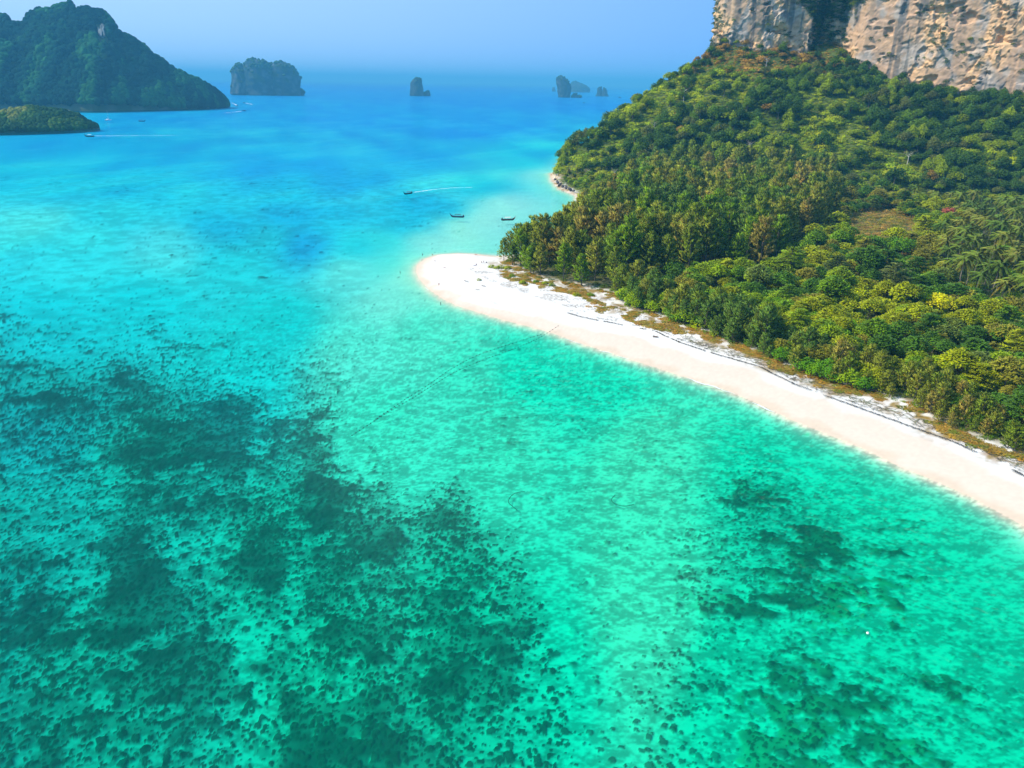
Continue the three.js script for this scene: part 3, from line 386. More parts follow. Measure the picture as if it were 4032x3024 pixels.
function broadleaf(seed, H, R, o = {}) {  // spreading crown of leafy lobes carried by limbs
  const rng = rngOf(seed), crown = new MB(), trunk = new MB(), n = o.lobes ?? 13, flat = o.flat ?? 0.75, bc = o.bark ?? [0.16, 0.14, 0.11], base = H * (o.base ?? 0.45), drape = o.drape ?? 0, lobes = [];
  trunk.tube([[0, -0.5, 0], [0.1 * R * (rng() - 0.5), base * 0.5, 0.1 * R * (rng() - 0.5)], [0, base, 0]], [0.03 * H + 0.05, 0.022 * H, 0.017 * H], 6, bc);
  for (let i = 0; i < n; i++) { const q = i * 2.4 + rng(), v = (i + 0.5) / n, rr = R * Math.sqrt(v) * 0.78, y = base + (H - base) * (0.94 - 0.62 * v * flat - 0.25 * rng()), r = R * (0.30 + 0.2 * rng()) * (o.lobe ?? 1); lobes.push([Math.cos(q) * rr, Math.min(H - r * 0.55, y), Math.sin(q) * rr, r, 0.72 + 0.56 * rng()]); }
  for (const [x, y, z, r, f] of lobes) {
    trunk.tube([[0, base * 0.9, 0], [x * 0.5, lerp(base, y, 0.6), z * 0.5], [x, y - r * 0.3, z]], [0.012 * H, 0.008 * H, 0.02], 3, bc);
    const m = Math.round((o.leaves ?? 120) * (0.7 + 0.6 * rng()));
    for (let k = 0; k < m; k++) {
      const u = rng() * 2 - 0.62, cy = clamp(u, -0.75, 1), q = rng() * 6.283, sr = Math.sqrt(1 - cy * cy), d = [Math.cos(q) * sr, cy, Math.sin(q) * sr], rr = r * (0.72 + 0.36 * rng()), p = [x + d[0] * rr, y + d[1] * rr * (o.squash ?? 0.72), z + d[2] * rr];
      const e = unit([d[0] + (rng() - 0.5) * 1.5, d[1] * 0.3 + (rng() - 0.5) * 0.9 - drape - 0.15, d[2] + (rng() - 0.5) * 1.5]), s = unit(cross(e, [d[0] + (rng() - 0.5) * 0.8, d[1] + 0.6, d[2] + (rng() - 0.5) * 0.8])), nn = unit([d[0] * 0.75 + (rng() - 0.5) * 0.5, d[1] * 0.6 + 0.45, d[2] * 0.75 + (rng() - 0.5) * 0.5]), g = f * (0.72 + 0.56 * rng()), ls = (o.leaf ?? 0.9) * (0.7 + 0.6 * rng());
      crown.leaf(p, e, s, nn, ls, ls * (o.wide ?? 0.3), [g * (0.92 + 0.16 * rng()), g, g]);
    }
  }
  return { crown: crown.geo(), trunk: trunk.geo() };
}
function tiered(seed, H, R) {  // pagoda tree: flat leafy tiers one above another
  const rng = rngOf(seed), crown = new MB(), trunk = new MB(), bc = [0.14, 0.12, 0.1];
  trunk.tube([[0, -0.5, 0], [0.2, H * 0.5, 0.1], [0, H * 0.96, 0]], [0.025 * H, 0.016 * H, 0.03], 6, bc);
  for (let t = 0; t < 7; t++) {
    const y = H * (0.36 + 0.61 * (t / 6)), tr = R * Math.sqrt(Math.max(0.05, 1 - (t / 6.4) ** 2));
    for (let a = 0, na = 5 + Math.floor(rng() * 3); a < na; a++) {
      const q = (a / na) * 6.283 + t * 0.8 + rng() * 0.6, L = tr * (0.75 + 0.35 * rng()), f = 0.7 + 0.6 * rng(), dy = (rng() - 0.5) * 1.1, ex = Math.cos(q) * L, ez = Math.sin(q) * L;
      trunk.tube([[0, y - 0.8, 0], [ex, y + dy, ez]], [0.07, 0.02], 3, bc);
      for (let k = 0; k < 74; k++) {
        const u = Math.pow(rng(), 0.6) * 1.05, side = (rng() - 0.5) * L * 0.75 * u, p = [ex * u - Math.sin(q) * side, y + dy * u + (rng() - 0.5) * 0.45 - 0.12 * L * u * u * 0.4, ez * u + Math.cos(q) * side], g = f * (0.7 + 0.6 * rng()), e = unit([Math.cos(q) + (rng() - 0.5) * 1.6, (rng() - 0.35) * 0.7, Math.sin(q) + (rng() - 0.5) * 1.6]), s = unit(cross(e, [(rng() - 0.5) * 0.7, 1, (rng() - 0.5) * 0.7])), n = unit([(rng() - 0.5) * 0.8 + Math.cos(q) * 0.3, 1, (rng() - 0.5) * 0.8 + Math.sin(q) * 0.3]);
        crown.leaf(p, e, s, n, 0.6 + 0.5 * rng(), 0.26, [g, g, g]);
      }
    }
  }
  return { crown: crown.geo(), trunk: trunk.geo() };
}
function palm(seed, H, L) {
  const rng = rngOf(seed), fronds = [], trunk = new MB(), lean = (rng() - 0.5) * 0.25, pts = [0, 0.33, 0.66, 1].map((t) => [lean * H * t * t, H * t - (t ? 0 : 0.4), 0.4 * Math.sin(3 * t + seed)]); trunk.tube(pts, [0.24, 0.17, 0.15, 0.13], 7, [0.24, 0.21, 0.17]);
  const top = pts[3], n = 19;
  const all = new MB();
  for (let i = 0; i < n; i++) {
    const q = i * 2.4 + rng() * 0.4, up = 1.15 - 1.75 * (i / n) + 0.2 * (rng() - 0.5), l = L * (0.85 + 0.3 * rng()), f = 0.65 + 0.7 * rng(), old = i > n - 4 ? 1 : 0, col = old ? [1.35 * f, 1.0 * f, 0.7 * f] : [f, f, f], pt = (u) => { const hx = l * u * Math.cos(up * 0.6) * (1 - 0.12 * u), y = l * (u * Math.sin(up) * 0.75 - 0.55 * u * u); return [top[0] + Math.cos(q) * hx, top[1] + y, top[2] + Math.sin(q) * hx]; };
    for (let k = 0; k < 9; k++) { // mid-rib
      const a = pt(k / 9), b = pt((k + 1) / 9), d = unit([b[0] - a[0], b[1] - a[1], b[2] - a[2]]), s = [-Math.sin(q), 0, Math.cos(q)], w = 0.1 * (1 - k / 10); all.leaf(a, d, s, [0, 1, 0], Math.hypot(b[0] - a[0], b[1] - a[1], b[2] - a[2]) * 1.1, w, col.map((c) => c * 1.5));
      for (const sd of [-1, 1]) for (let r = 0; r < 2; r++) { const u = (k + 0.3 + 0.5 * r) / 9; if (u < 0.12) continue; const p = pt(u), e = unit([s[0] * sd * 0.9 + d[0] * 0.75, d[1] * 0.6 - 0.32 - 0.2 * rng(), s[2] * sd * 0.9 + d[2] * 0.75]), w2 = unit(cross(e, [0, 1, 0.2])); all.leaf(p, e, [d[0] * 0.9, d[1] * 0.9, d[2] * 0.9], unit([s[0] * sd * 0.35, 0.9, s[2] * sd * 0.35]), l * 0.24 * Math.sin(Math.PI * (0.12 + 0.84 * u)) + 0.25, 0.15, col.map((c) => c * (0.8 + 0.4 * rng()))); }
    }
  }
  return { crown: all.geo(), trunk: trunk.geo() };
}
function bareTree(seed, H, R, leaves, pale) {  // pale trunk, open twiggy crown
  const rng = rngOf(seed), crown = new MB(), trunk = new MB(), bc = pale; trunk.tube([[0, -0.5, 0], [0.15, H * 0.35, 0], [0, H * 0.72, 0.1]], [0.028 * H, 0.02 * H, 0.012 * H], 6, bc);
  for (let i = 0; i < 13; i++) {
    const q = i * 2.4, l = R * (0.7 + 0.5 * rng()), d = unit([Math.cos(q), 0.5 + 0.8 * rng(), Math.sin(q)]), o = [0, H * (0.5 + 0.22 * rng()), 0], e = [o[0] + d[0] * l, o[1] + d[1] * l * 0.85, o[2] + d[2] * l]; trunk.tube([o, [lerp(o[0], e[0], 0.5), lerp(o[1], e[1], 0.42), lerp(o[2], e[2], 0.5)], e], [0.011 * H, 0.006 * H, 0.02], 4, bc);
    for (let k = 0; k < 14; k++) { const u = 0.45 + 0.6 * rng(), p = [lerp(o[0], e[0], u), lerp(o[1], e[1], u), lerp(o[2], e[2], u)], t = unit([d[0] + (rng() - 0.5) * 1.8, 0.6 + (rng() - 0.5) * 1.4, d[2] + (rng() - 0.5) * 1.8]), n = unit([t[0], 0.7, t[2]]); crown.leaf(p, t, unit(cross(t, [rng() - 0.5, rng() - 0.5, 1])), n, 1 + 1.2 * rng(), 0.05 + leaves * 0.3, [1, 1, 1].map((v) => v * (0.7 + 0.6 * rng()))); }
  }
  return { crown: crown.geo(), trunk: trunk.geo() };
}
function clump(seed, n, leaf, droop = 0) {  // a leafy mound one metre in radius
  const rng = rngOf(seed), m = new MB();
  for (let k = 0; k < n; k++) { const q = rng() * 6.283, cy = Math.pow(rng(), 0.8) * 1.05 - 0.05, sr = Math.sqrt(Math.max(0, 1 - cy * cy)), d = [Math.cos(q) * sr, cy, Math.sin(q) * sr], rr = 0.7 + 0.4 * rng(), e = unit([d[0] + (rng() - 0.5) * 1.6, (rng() - 0.4) * 0.8 - droop, d[2] + (rng() - 0.5) * 1.6]), s = unit(cross(e, [d[0] + (rng() - 0.5), d[1] + 0.6, d[2] + (rng() - 0.5)])), g = 0.7 + 0.6 * rng(); m.leaf([d[0] * rr, d[1] * rr * 0.8, d[2] * rr], e, s, unit([d[0] * 0.7 + (rng() - 0.5) * 0.5, d[1] * 0.6 + 0.5, d[2] * 0.7 + (rng() - 0.5) * 0.5]), leaf * (0.7 + 0.6 * rng()), leaf * 0.3, [g, g, g]); }
  return m.geo();
}

// ------------------------------------------------------------------ which wood grows where
const STAND = [...[[-3.5, -372.0], [2.9, -358.0], [9.0, -344.4], [17.6, -333.4], [28.9, -327.6], [44.1, -317.5], [60.3, -331.1], [81.2, -338.1], [105.4, -354.7]], ...[[126.3, -352.5], [174.5, -430.8], [228.0, -511.5]], ...[[311.5, -722.5], [315.3, -893.6], [241.3, -815.0], [165.3, -721.8], [129.7, -715.8], [81.6, -606.7], [50.0, -532.8], [23.6, -442.9]], ...[[53.8, -586.7]], ...[[39.1, -495.3]], ...[[22.4, -434.1]], ...[[5.0, -391.4]]];
const PALMS = [[305.5, -673.6], [294.1, -580.9], [321.3, -570.9], [325.0, -535.3], [276.6, -461.4], [244.7, -411.9], [205.8, -338.1], [197.8, -294.0], [208.2, -266.4], [406.5, -555.6], [486.6, -755.9], [415.1, -789.8]];
const CLEARING = [[209.7, -470.4], [236.7, -514.2], [264.9, -548.6], [290.6, -574.5], [292.4, -545.8], [281.5, -499.1], [281.1, -472.4], [250.3, -427.4], [225.5, -408.5], [228.0, -425.6], [204.2, -400.5], [205.8, -423.9], [190.4, -412.4]];
const STANDOUTS = [[[135.3, -344.3], [152.0, -330.4]], [[175.7, -321.8]], [[216.1, -394.0]], [[176.7, -285.5]], [[294.7, -594.3]], [[315.2, -524.9]]].flat();  // trees that get room of their own
const crowded = (x, z, r) => STANDOUTS.some(([a, b]) => Math.hypot(a - x, b - z) < r || (Math.abs(x - a * (1 - 9 / Math.hypot(a, b))) < r * 0.8 && Math.abs(z - b * (1 - 9 / Math.hypot(a, b))) < r));
const beside = (P) => (x, z) => polySD(P, x, z);
const standSD = beside(STAND);
function scatter(seed, x0, x1, z0, z1, gap, test) { const rng = rngOf(seed), out = []; for (let z = z0; z < z1; z += gap) for (let x = x0; x < x1; x += gap) { const px = x + (rng() - 0.1) * gap * 0.95, pz = z + (rng() - 0.1) * gap * 0.95, k = rng(); if (!inFrame(px, 8, pz, 0.16) && !inFrame(px, 25, pz, 0.16) && !inFrame(px, 110, pz, 0.16)) continue; const t = test(px, pz, k, rng); if (t) out.push({ x: px, z: pz, r: rng(), ...t }); } return out; }
const siteOf = (x, z) => { const sd = polySD(COAST, x, z), veg = sd > 3 ? polySD(VEG, x, z) : -9, hill = sd > 0 ? hillAt(x, z, sd) : 0; return { sd, veg, hill, y: sd > 0 ? Math.max(plainAt(x, z, sd, veg), hill > 0 ? hill + 2 : 0) : 0 }; };
const behindCliff = (x, z) => inPoly([...CLIFF, [1200, -500], [1200, -1200]], x, z) || (x > 212 && z < -868);
// a kind of tree: a few shapes in a few tones; the first copies are made from one model each
function grower(name, category, forms, tones, bark = barkMat) {
  const made = new Map();
  return (x, y, z, turn, scale, form, tone, label, group) => {
    const key = form + '/' + tone; let t;
    if (!made.has(key)) { t = thing(name, label, category); mesh('trunk', forms[form].trunk, bark, t); mesh('crown', forms[form].crown, tones[tone], t); made.set(key, t); }
    else { t = made.get(key).clone(); t.name = numbered(name); scene.add(t); }
    t.position.set(x, y, z); t.rotation.y = turn; t.scale.set(scale, scale * 1, scale); t.userData = {}; tag(t, label, category, group); return t;
  };
}
function mass(name, label, forms, tones, list) {  // trees beyond the nearest three hundred of a kind, as one mass
  const o = new THREE.Group(); o.name = numbered(name); tag(o, label, null, null, 'stuff'); scene.add(o);
  forms.forEach((f, k) => { const L = list.filter((e) => e.form === k).map((e) => ({ m: M4(e.x, e.y, e.z, e.turn, e.s, e.s, e.s), c: tones[e.tone].color.clone().multiplyScalar(0.8 + 0.4 * e.r) })); if (!L.length) return; sunk(massMat, f.crown, L, 'crowns', null, 'stuff', o); sunk(barkMat, f.trunk, L.map((e) => ({ m: e.m, c: C(1, 1, 1) })), 'trunks', null, 'stuff', o); });
}
const massMat = leafMat(C(1, 1, 1), 0.3);
const nearFirst = (L) => L.sort((a, b) => Math.hypot(a.x, a.z) - Math.hypot(b.x, b.z));

// tall she-oaks of the stand on the spit
{
  const forms = [casuarina(11, 27, 8.0), casuarina(12, 29, 8.4), casuarina(13, 24, 7.2), casuarina(14, 28, 8.2, 0.16), casuarina(15, 22, 7.0)];
  const tones = [leafMat(C(0.20, 0.30, 0.025)), leafMat(C(0.135, 0.26, 0.04)), leafMat(C(0.285, 0.35, 0.04)), leafMat(C(0.36, 0.34, 0.07)), leafMat(C(0.19, 0.35, 0.012))];
  const grow = grower('she_oak_tree', 'tree', forms, tones);
  const L = nearFirst(scatter(71, -20, 330, -760, -280, 10.2, (x, z, k, rng) => {
    const s = standSD(x, z); if (s < 0.5) return null; const q = siteOf(x, z); if (q.sd < 7 || q.hill > 14) return null;
    const low = lerp(0.66, 1, sstep(0, 20, Math.min(q.veg, s + 8))) * lerp(0.85, 1, sstep(10, 50, x + 30)), n = fbm(x / 26, z / 26, 2, 75);
    return { veg: q.veg, y: q.y, s: low * (0.82 + 0.36 * rng()), turn: rng() * 6.28, form: Math.floor(rng() * 5), tone: rng() < 0.16 ? Math.floor(rng() * 5) : n > 0.66 ? (rng() < 0.5 ? 3 : 2) : n > 0.5 ? 2 : n > 0.4 ? 0 : n > 0.3 ? 1 : 4 };
  }));
  const stands = (e) => e.x < 28 ? 'at the left tip of the stand, next to the open spit' : e.veg < 15 ? 'in the front rank of the stand, facing the beach litter' : e.z < -470 ? 'at the back of the stand, under the hill' : e.x > 105 ? 'at the right end of the stand, by the broad-leaved trees' : 'in the middle of the stand behind the spit';
  L.slice(0, 290).forEach((e) => { const w = 'feathery ' + ['olive green', 'bluish green', 'khaki green', 'brown-tipped', 'fresh green'][e.tone] + ' she-oak ' + stands(e); grow(e.x, e.y - 0.2, e.z, e.turn, e.s, e.form, e.tone, w, w); });
  mass('she_oak_wood', 'back of the she-oak stand, reading as one dark feathery mass below the hill', forms, tones, L.slice(290));
  [...[[-5.5, -377.8], [-2.6, -385.2], [-0.8, -366.6], [2.4, -379.5], [5.5, -361.5], [5.5, -390.8], [9.7, -350.1], [9.7, -375.4]]].forEach(([x, z], k) => grow(x, landAt(x, z) - 0.2, z, k * 1.9, [0.5, 0.66, 0.42, 0.74, 0.5, 0.8, 0.55, 0.85][k], [2, 4, 1, 0, 2, 4, 3, 1][k], [0, 2, 1, 0, 4, 2, 1, 0][k], ['outermost small she-oak at the open tip of the spit woods', 'slender khaki she-oak right behind the outermost one', 'low bluish she-oak facing the dune shrubs at the tip', 'taller olive she-oak in the loose fringe at the tip', 'low fresh green she-oak at the front of the loose fringe', 'khaki she-oak on the seaward side of the loose fringe', 'bluish she-oak where the loose fringe meets the stand front', 'tall olive she-oak where the loose fringe meets the dense stand'][k]));
  console.log('stand', L.length);
  // young she-oaks in a row along the upper edge of the beach
  const small = [casuarina(21, 10, 3.3, 0.02), casuarina(22, 12, 3.6, 0.03), casuarina(23, 8.5, 3.0, 0.0)], grow2 = grower('young_she_oak', 'tree', small, tones);
  const E = scatter(81, 0, 260, -340, -110, 3.9, (x, z, k, rng) => {
    const q = siteOf(x, z); if (q.veg < 1.2 || q.veg > 19 || standSD(x, z) > -2 || (z < -268 && rng() < 0.45)) return null; const along = fbm(x / 20, z / 20, 2, 83);
    if (rng() > (q.veg < 9 ? 0.85 : 0.6) || along < 0.24) return null; const far = sstep(-190, -260, z);
    return { y: q.y, s: (0.62 + 0.5 * rng()) * lerp(0.72, 1.05, far) * (q.veg > 6 ? 1.15 : 0.85), turn: rng() * 6.28, form: Math.floor(rng() * 3), tone: far > 0.5 ? (rng() < 0.6 ? 1 : rng() < 0.7 ? 0 : 2) : rng() < 0.45 ? 2 : rng() < 0.75 ? 0 : 3 };
  });
  E.slice(0, 300).forEach((e) => grow2(e.x, e.y - 0.2, e.z, e.turn, e.s, e.form, e.tone, ...Array(2).fill(['young olive green she-oak', 'young bluish green she-oak', 'young khaki she-oak', 'young brownish she-oak'][e.tone] + (e.z < -262 ? ' in the beachside row, close to the tall stand' : e.z < -205 ? ' in the middle of the row along the beach' : ' in the row along the near right end of the beach'))));
  console.log('row', E.length);
}
// coconut palms behind the clearing
{
  const forms = [palm(31, 11, 6.2), palm(32, 13, 6.4), palm(33, 9.5, 5.8)], tones = [leafMat(C(0.19, 0.27, 0.03), 0.25), leafMat(C(0.13, 0.22, 0.025), 0.25), leafMat(C(0.25, 0.28, 0.04), 0.25)], grow = grower('coconut_palm', 'palm', forms, tones);
  const pd = beside(PALMS), cd = beside(CLEARING), what = ['green', 'dark green', 'yellowish'];
  const L = scatter(91, 120, 460, -700, -240, 10.5, (x, z, k, rng) => { if (crowded(x, z, 7) || pd(x, z) < 0 || cd(x, z) > 2 || rng() > 0.9) return null; const q = siteOf(x, z); if (q.hill > 24) return null; return { y: q.y, s: 0.85 + 0.4 * rng(), turn: rng() * 6.28, form: Math.floor(rng() * 3), tone: Math.floor(rng() * 3) }; });
  nearFirst(L).slice(0, 150).forEach((e) => grow(e.x, e.y, e.z, e.turn, e.s, e.form, e.tone, ...Array(2).fill(what[e.tone] + ' coconut palm ' + (e.z > -380 ? 'in the near part of the grove at the right' : e.x < 250 ? 'right above the brown clearing' : 'in the far part of the grove, under the hill'))));
  console.log('palms', L.length);
}
// broad-leaved trees and scrub of the plain
const broadForms = [broadleaf(41, 9, 5.0), broadleaf(42, 7.5, 4.4, { lobes: 11 }), broadleaf(43, 11, 5.2, { lobes: 15 }), broadleaf(44, 6, 4.2, { lobes: 10, base: 0.3 }), tiered(45, 11, 5.2)];
const broadTones = [leafMat(C(0.12, 0.24, 0.005)), leafMat(C(0.07, 0.17, 0.01)), leafMat(C(0.21, 0.32, 0.002)), leafMat(C(0.28, 0.335, 0.003)), leafMat(C(0.23, 0.235, 0.02)), leafMat(C(0.13, 0.19, 0.03))];
const toneWord = ['mid green', 'dark green', 'bright green', 'yellow-green', 'olive brown', 'grey-green'];
{
  const grow = grower('broadleaf_tree', 'tree', broadForms, broadTones), pd = beside(PALMS), cd = beside(CLEARING);
  const L = nearFirst(scatter(101, 20, 520, -780, -90, 6.6, (x, z, k, rng) => {
    if (crowded(x, z, 8)) return null; const q = siteOf(x, z); if (q.veg < 6 || q.hill > 8 || standSD(x, z) > -1.5 || cd(x, z) + 26 * (fbm(x / 12, z / 12, 2, 105) - 0.5) > 2) return null; if (pd(x, z) > 0 && rng() < 0.88) return null;
    const n = fbm(x / 30, z / 30, 2, 103), m = rng();
    const tone = m < 0.25 ? Math.floor(rng() * 6) : n > 0.6 ? 3 : n > 0.52 ? 2 : n > 0.45 ? 0 : n > 0.38 ? 4 : 1;
    const low = lerp(0.55, 1, sstep(6, 40, q.veg));
    return { veg: q.veg, y: q.y, s: low * (0.55 + 0.75 * rng() * rng() + 0.2 * rng()), turn: rng() * 6.28, form: rng() < 0.12 ? 4 : Math.floor(rng() * 4), tone };
  }));
  L.slice(0, 295).forEach((e) => grow(e.x, e.y - 0.3, e.z, e.turn, e.s, e.form, e.tone, ...Array(2).fill(toneWord[e.tone] + (e.form === 4 ? ' tree with flat leafy tiers' : ' round-crowned broad-leaved tree') + (e.veg < 26 ? ' just behind the beachside she-oaks' : e.z > -230 ? ' in the olive scrub at lower right' : cd(e.x, e.z) > -45 ? ' bordering the brown clearing' : e.x > 190 ? ' below the palm grove at the right' : ' left of the clearing'))));
  mass('jungle', 'jungle between the flat and the foot of the hill', broadForms, broadTones, L.slice(295));
  console.log('plain', L.length);
}
// the hillside: trees standing in a carpet of creepers
const hillForms = [broadleaf(51, 11, 6.6, { lobe: 1.1, leaf: 1.15 }), broadleaf(52, 15, 7, { lobes: 16, flat: 1, leaf: 1.2 }), broadleaf(53, 9, 6.8, { lobes: 12, leaf: 1.15 }), broadleaf(54, 16, 5.6, { lobes: 16, flat: 1.15, base: 0.2, drape: 0.8, squash: 1.3, leaf: 1.1 }), broadleaf(55, 9, 4.2, { lobes: 9, leaves: 60 })];
const hillTones = [leafMat(C(0.06, 0.135, 0.012)), leafMat(C(0.115, 0.215, 0.006)), leafMat(C(0.235, 0.325, 0.001)), leafMat(C(0.30, 0.20, 0.03)), leafMat(C(0.14, 0.175, 0.035)), leafMat(C(0.29, 0.235, 0.12))];
const hillWord = ['dark green', 'mid green', 'yellow-green creeper-covered', 'russet', 'grey-green', 'pale leafless-looking'];
{
  const grow = grower('hillside_tree', 'tree', hillForms, hillTones);
  const vine = (x, z, h) => fbm(x / 42 + 3, z / 42, 3, 113) + 0.16 * sstep(30, 80, h) * sstep(330, 230, x) - 0.05;
  const L = nearFirst(scatter(111, 10, 620, -960, -500, 8.6, (x, z, k, rng) => {
    const q = siteOf(x, z); if (q.hill < 6 || q.sd < 5 || behindCliff(x, z)) return null; if (standSD(x, z) > 0 && q.hill < 14) return null;
    const v = vine(x, z, q.hill); if (rng() < sstep(0.44, 0.56, v) * 0.74) return null; const west = sstep(70, 20, x - 0.25 * q.hill), foot = sstep(14, 8, q.hill) * sstep(140, 60, x);
    let tone = v > 0.5 && rng() < 0.75 ? (rng() < 0.7 ? 2 : 1) : rng() < 0.62 ? 0 : rng() < 0.5 ? 1 : rng() < 0.45 ? 4 : 2; if (west > 0.3 && rng() < 0.3) tone = rng() < 0.55 ? 3 : rng() < 0.4 ? 5 : 4; if (q.hill > 108 && x < 320 && rng() < 0.4) tone = 3; if (rng() < 0.015) tone = 3;
    return { hill: q.hill, y: q.y, s: (0.6 + 0.55 * rng()) * lerp(1, 0.75, sstep(60, 110, q.hill)), turn: rng() * 6.28, form: tone === 2 ? (rng() < 0.3 ? 3 : rng() < 0.5 ? 0 : 2) : tone === 5 ? 4 : Math.floor(rng() * 4), tone };
  }));
  L.slice(0, 295).forEach((e) => grow(e.x, e.y - 0.5, e.z, e.turn, e.s, e.form, e.tone, ...Array(2).fill(hillWord[e.tone] + ' hillside tree' + (e.x < 110 ? ' on the headland flank above the sea' : e.x < 230 ? (e.hill > 45 ? ' high on the left slope' : ' low on the left slope, behind the she-oaks') : e.x < 340 ? (e.hill > 45 ? ' high on the middle slope' : ' low on the middle slope') : ' on the right slope, above the palms'))));
  mass('hill_forest', 'forest on the upper hillside, one dark mass of crowns below the cliff', hillForms, hillTones, L.slice(295));
  console.log('hill', L.length);
  // creepers draped over everything
  const cl = [clump(61, 150, 0.30, 0.5), clump(62, 150, 0.34, 0.9)], lists = [[], []];
  for (const e of scatter(121, 10, 620, -970, -480, 2.5, (x, z, k, rng) => { const q = siteOf(x, z); if (q.hill < 3 || q.sd < 4 || behindCliff(x, z)) return null; return { y: q.y, hill: q.hill, v: vine(x, z, q.hill), s: 1.2 + 2.2 * rng() ** 2.5, u: rng(), w: rng() }; })) {
    const dry = sstep(92, 118, e.hill) * sstep(420, 300, e.x), c = e.u < dry * 0.8 ? [0.40, 0.235, 0.03] : e.v > 0.48 ? (e.u < 0.5 ? [0.36, 0.42, 0.001] : e.u < 0.8 ? [0.24, 0.33, 0.002] : [0.11, 0.19, 0.005]) : e.v > 0.4 ? [0.17, 0.26, 0.004] : [0.09, 0.165, 0.01], lump = 0.9 + 1.3 * sstep(0.5, 0.8, vnoise(e.x / 9, e.z / 9, 131));
    lists[e.w < 0.5 ? 0 : 1].push({ m: M4(e.x, e.y - 0.2, e.z, e.w * 40, e.s * lump, e.s * lump * 0.85, e.s * lump), c: tint(c, rngOf(Math.floor(e.u * 1e6)), 0.3) });
  }
  const o = new THREE.Group(); o.name = 'creepers'; tag(o, 'yellow-green creepers carpeting the hillside between the trees', null, null, 'stuff'); scene.add(o); lists.forEach((l, k) => sunk(massMat, cl[k], l, 'leaves', null, 'stuff', o)); console.log('creepers', lists[0].length * 2);
}
// fresh green bushes in front of the stand and at the gap farther along the beach
{
  const forms = [broadleaf(58, 4.2, 3.2, { lobes: 8, base: 0.15, leaf: 0.6, leaves: 110 }), broadleaf(59, 5, 3.6, { lobes: 9, base: 0.15, leaf: 0.6, leaves: 110 })], tones = [leafMat(C(0.17, 0.37, 0.004)), leafMat(C(0.26, 0.40, 0.003)), leafMat(C(0.10, 0.27, 0.006))], grow = grower('beachside_bush', 'bush', forms, tones), A = beside([[44.2, -295.8], [55.9, -319.0], [73.9, -326.9], [88.2, -316.8], [94.4, -289.5], [83.5, -265.2], [71.5, -264.5], [59.5, -275.2]]), B = beside([[92.7, -238.6], [106.1, -240.6], [118.0, -226.2], [116.5, -206.5], [108.2, -204.1], [101.1, -212.0], [94.3, -222.7]]), D = beside([[101.3, -314.1], [118.2, -302.8], [133.2, -284.9], [131.5, -252.9], [111.8, -246.2], [99.6, -260.0]]);
  const L = scatter(151, 40, 160, -330, -150, 4.6, (x, z, k, rng) => { const a = A(x, z), b = B(x, z), d = D(x, z); if (Math.max(a, b, d) < 0) return null; const q = siteOf(x, z); if (q.veg < 0.8) return null; return { y: q.y, s: 0.7 + 0.5 * rng(), turn: rng() * 6.28, form: Math.floor(rng() * 2), tone: d > 0 ? (rng() < 0.7 ? 1 : 0) : Math.floor(rng() * 3), at: a > 0 ? 'in front of the tall stand' : b > 0 ? 'at the sandy gap in the beachside row' : 'behind the beachside row' }; });
  L.forEach((e) => { const w = ['fresh green', 'bright yellow-green', 'deep green'][e.tone] + ' leafy bush ' + e.at; grow(e.x, e.y - 0.2, e.z, e.turn, e.s, e.form, e.tone, w, w); }); console.log('bushes', L.length);
}
// undergrowth of the plain
{
  const cl = [clump(64, 130, 0.34, 0.1), clump(65, 130, 0.26, 0.2)], lists = [[], []], cd = beside(CLEARING), pdU = beside(PALMS);
  for (const e of scatter(141, -20, 520, -780, -100, 3.0, (x, z, k, rng) => { const q = siteOf(x, z); if (q.veg < 0.5 || q.hill > 6) return null; const c = cd(x, z), s = standSD(x, z); if (s > 6 && rng() < 0.6) return null; return { y: q.y, veg: q.veg, c, s0: s, s: 0.7 + 1.7 * rng() ** 1.5, u: rng(), w: rng() }; })) {
    const n = fbm(e.x / 16, e.z / 16, 2, 143), c = e.c > -6 + 60 * (n - 0.5) ? (e.u < 0.4 ? [0.44, 0.27, 0.05] : e.u < 0.75 ? [0.36, 0.28, 0.03] : [0.2, 0.24, 0.02]) : pdU(e.x, e.z) > -3 ? [0.07, 0.13, 0.008] : e.s0 > 0 ? [0.09, 0.15, 0.015] : n > 0.55 ? [0.24, 0.32, 0.002] : n > 0.42 ? [0.16, 0.26, 0.004] : [0.10, 0.19, 0.008], k = e.s * lerp(0.5, 1.25, sstep(0, 12, e.veg)) * (e.c > 0 ? 0.85 : 1);
    lists[e.w < 0.5 ? 0 : 1].push({ m: M4(e.x, e.y - 0.1, e.z, e.w * 40, k, k * 0.9, k), c: tint(c, rngOf(Math.floor(e.u * 1e6)), 0.28) });
  }
  const o = new THREE.Group(); o.name = 'undergrowth'; tag(o, 'green undergrowth and scrub filling the ground between the trees of the flat', null, null, 'stuff'); scene.add(o); lists.forEach((l, k) => sunk(massMat, cl[k], l, 'leaves', null, 'stuff', o));
}
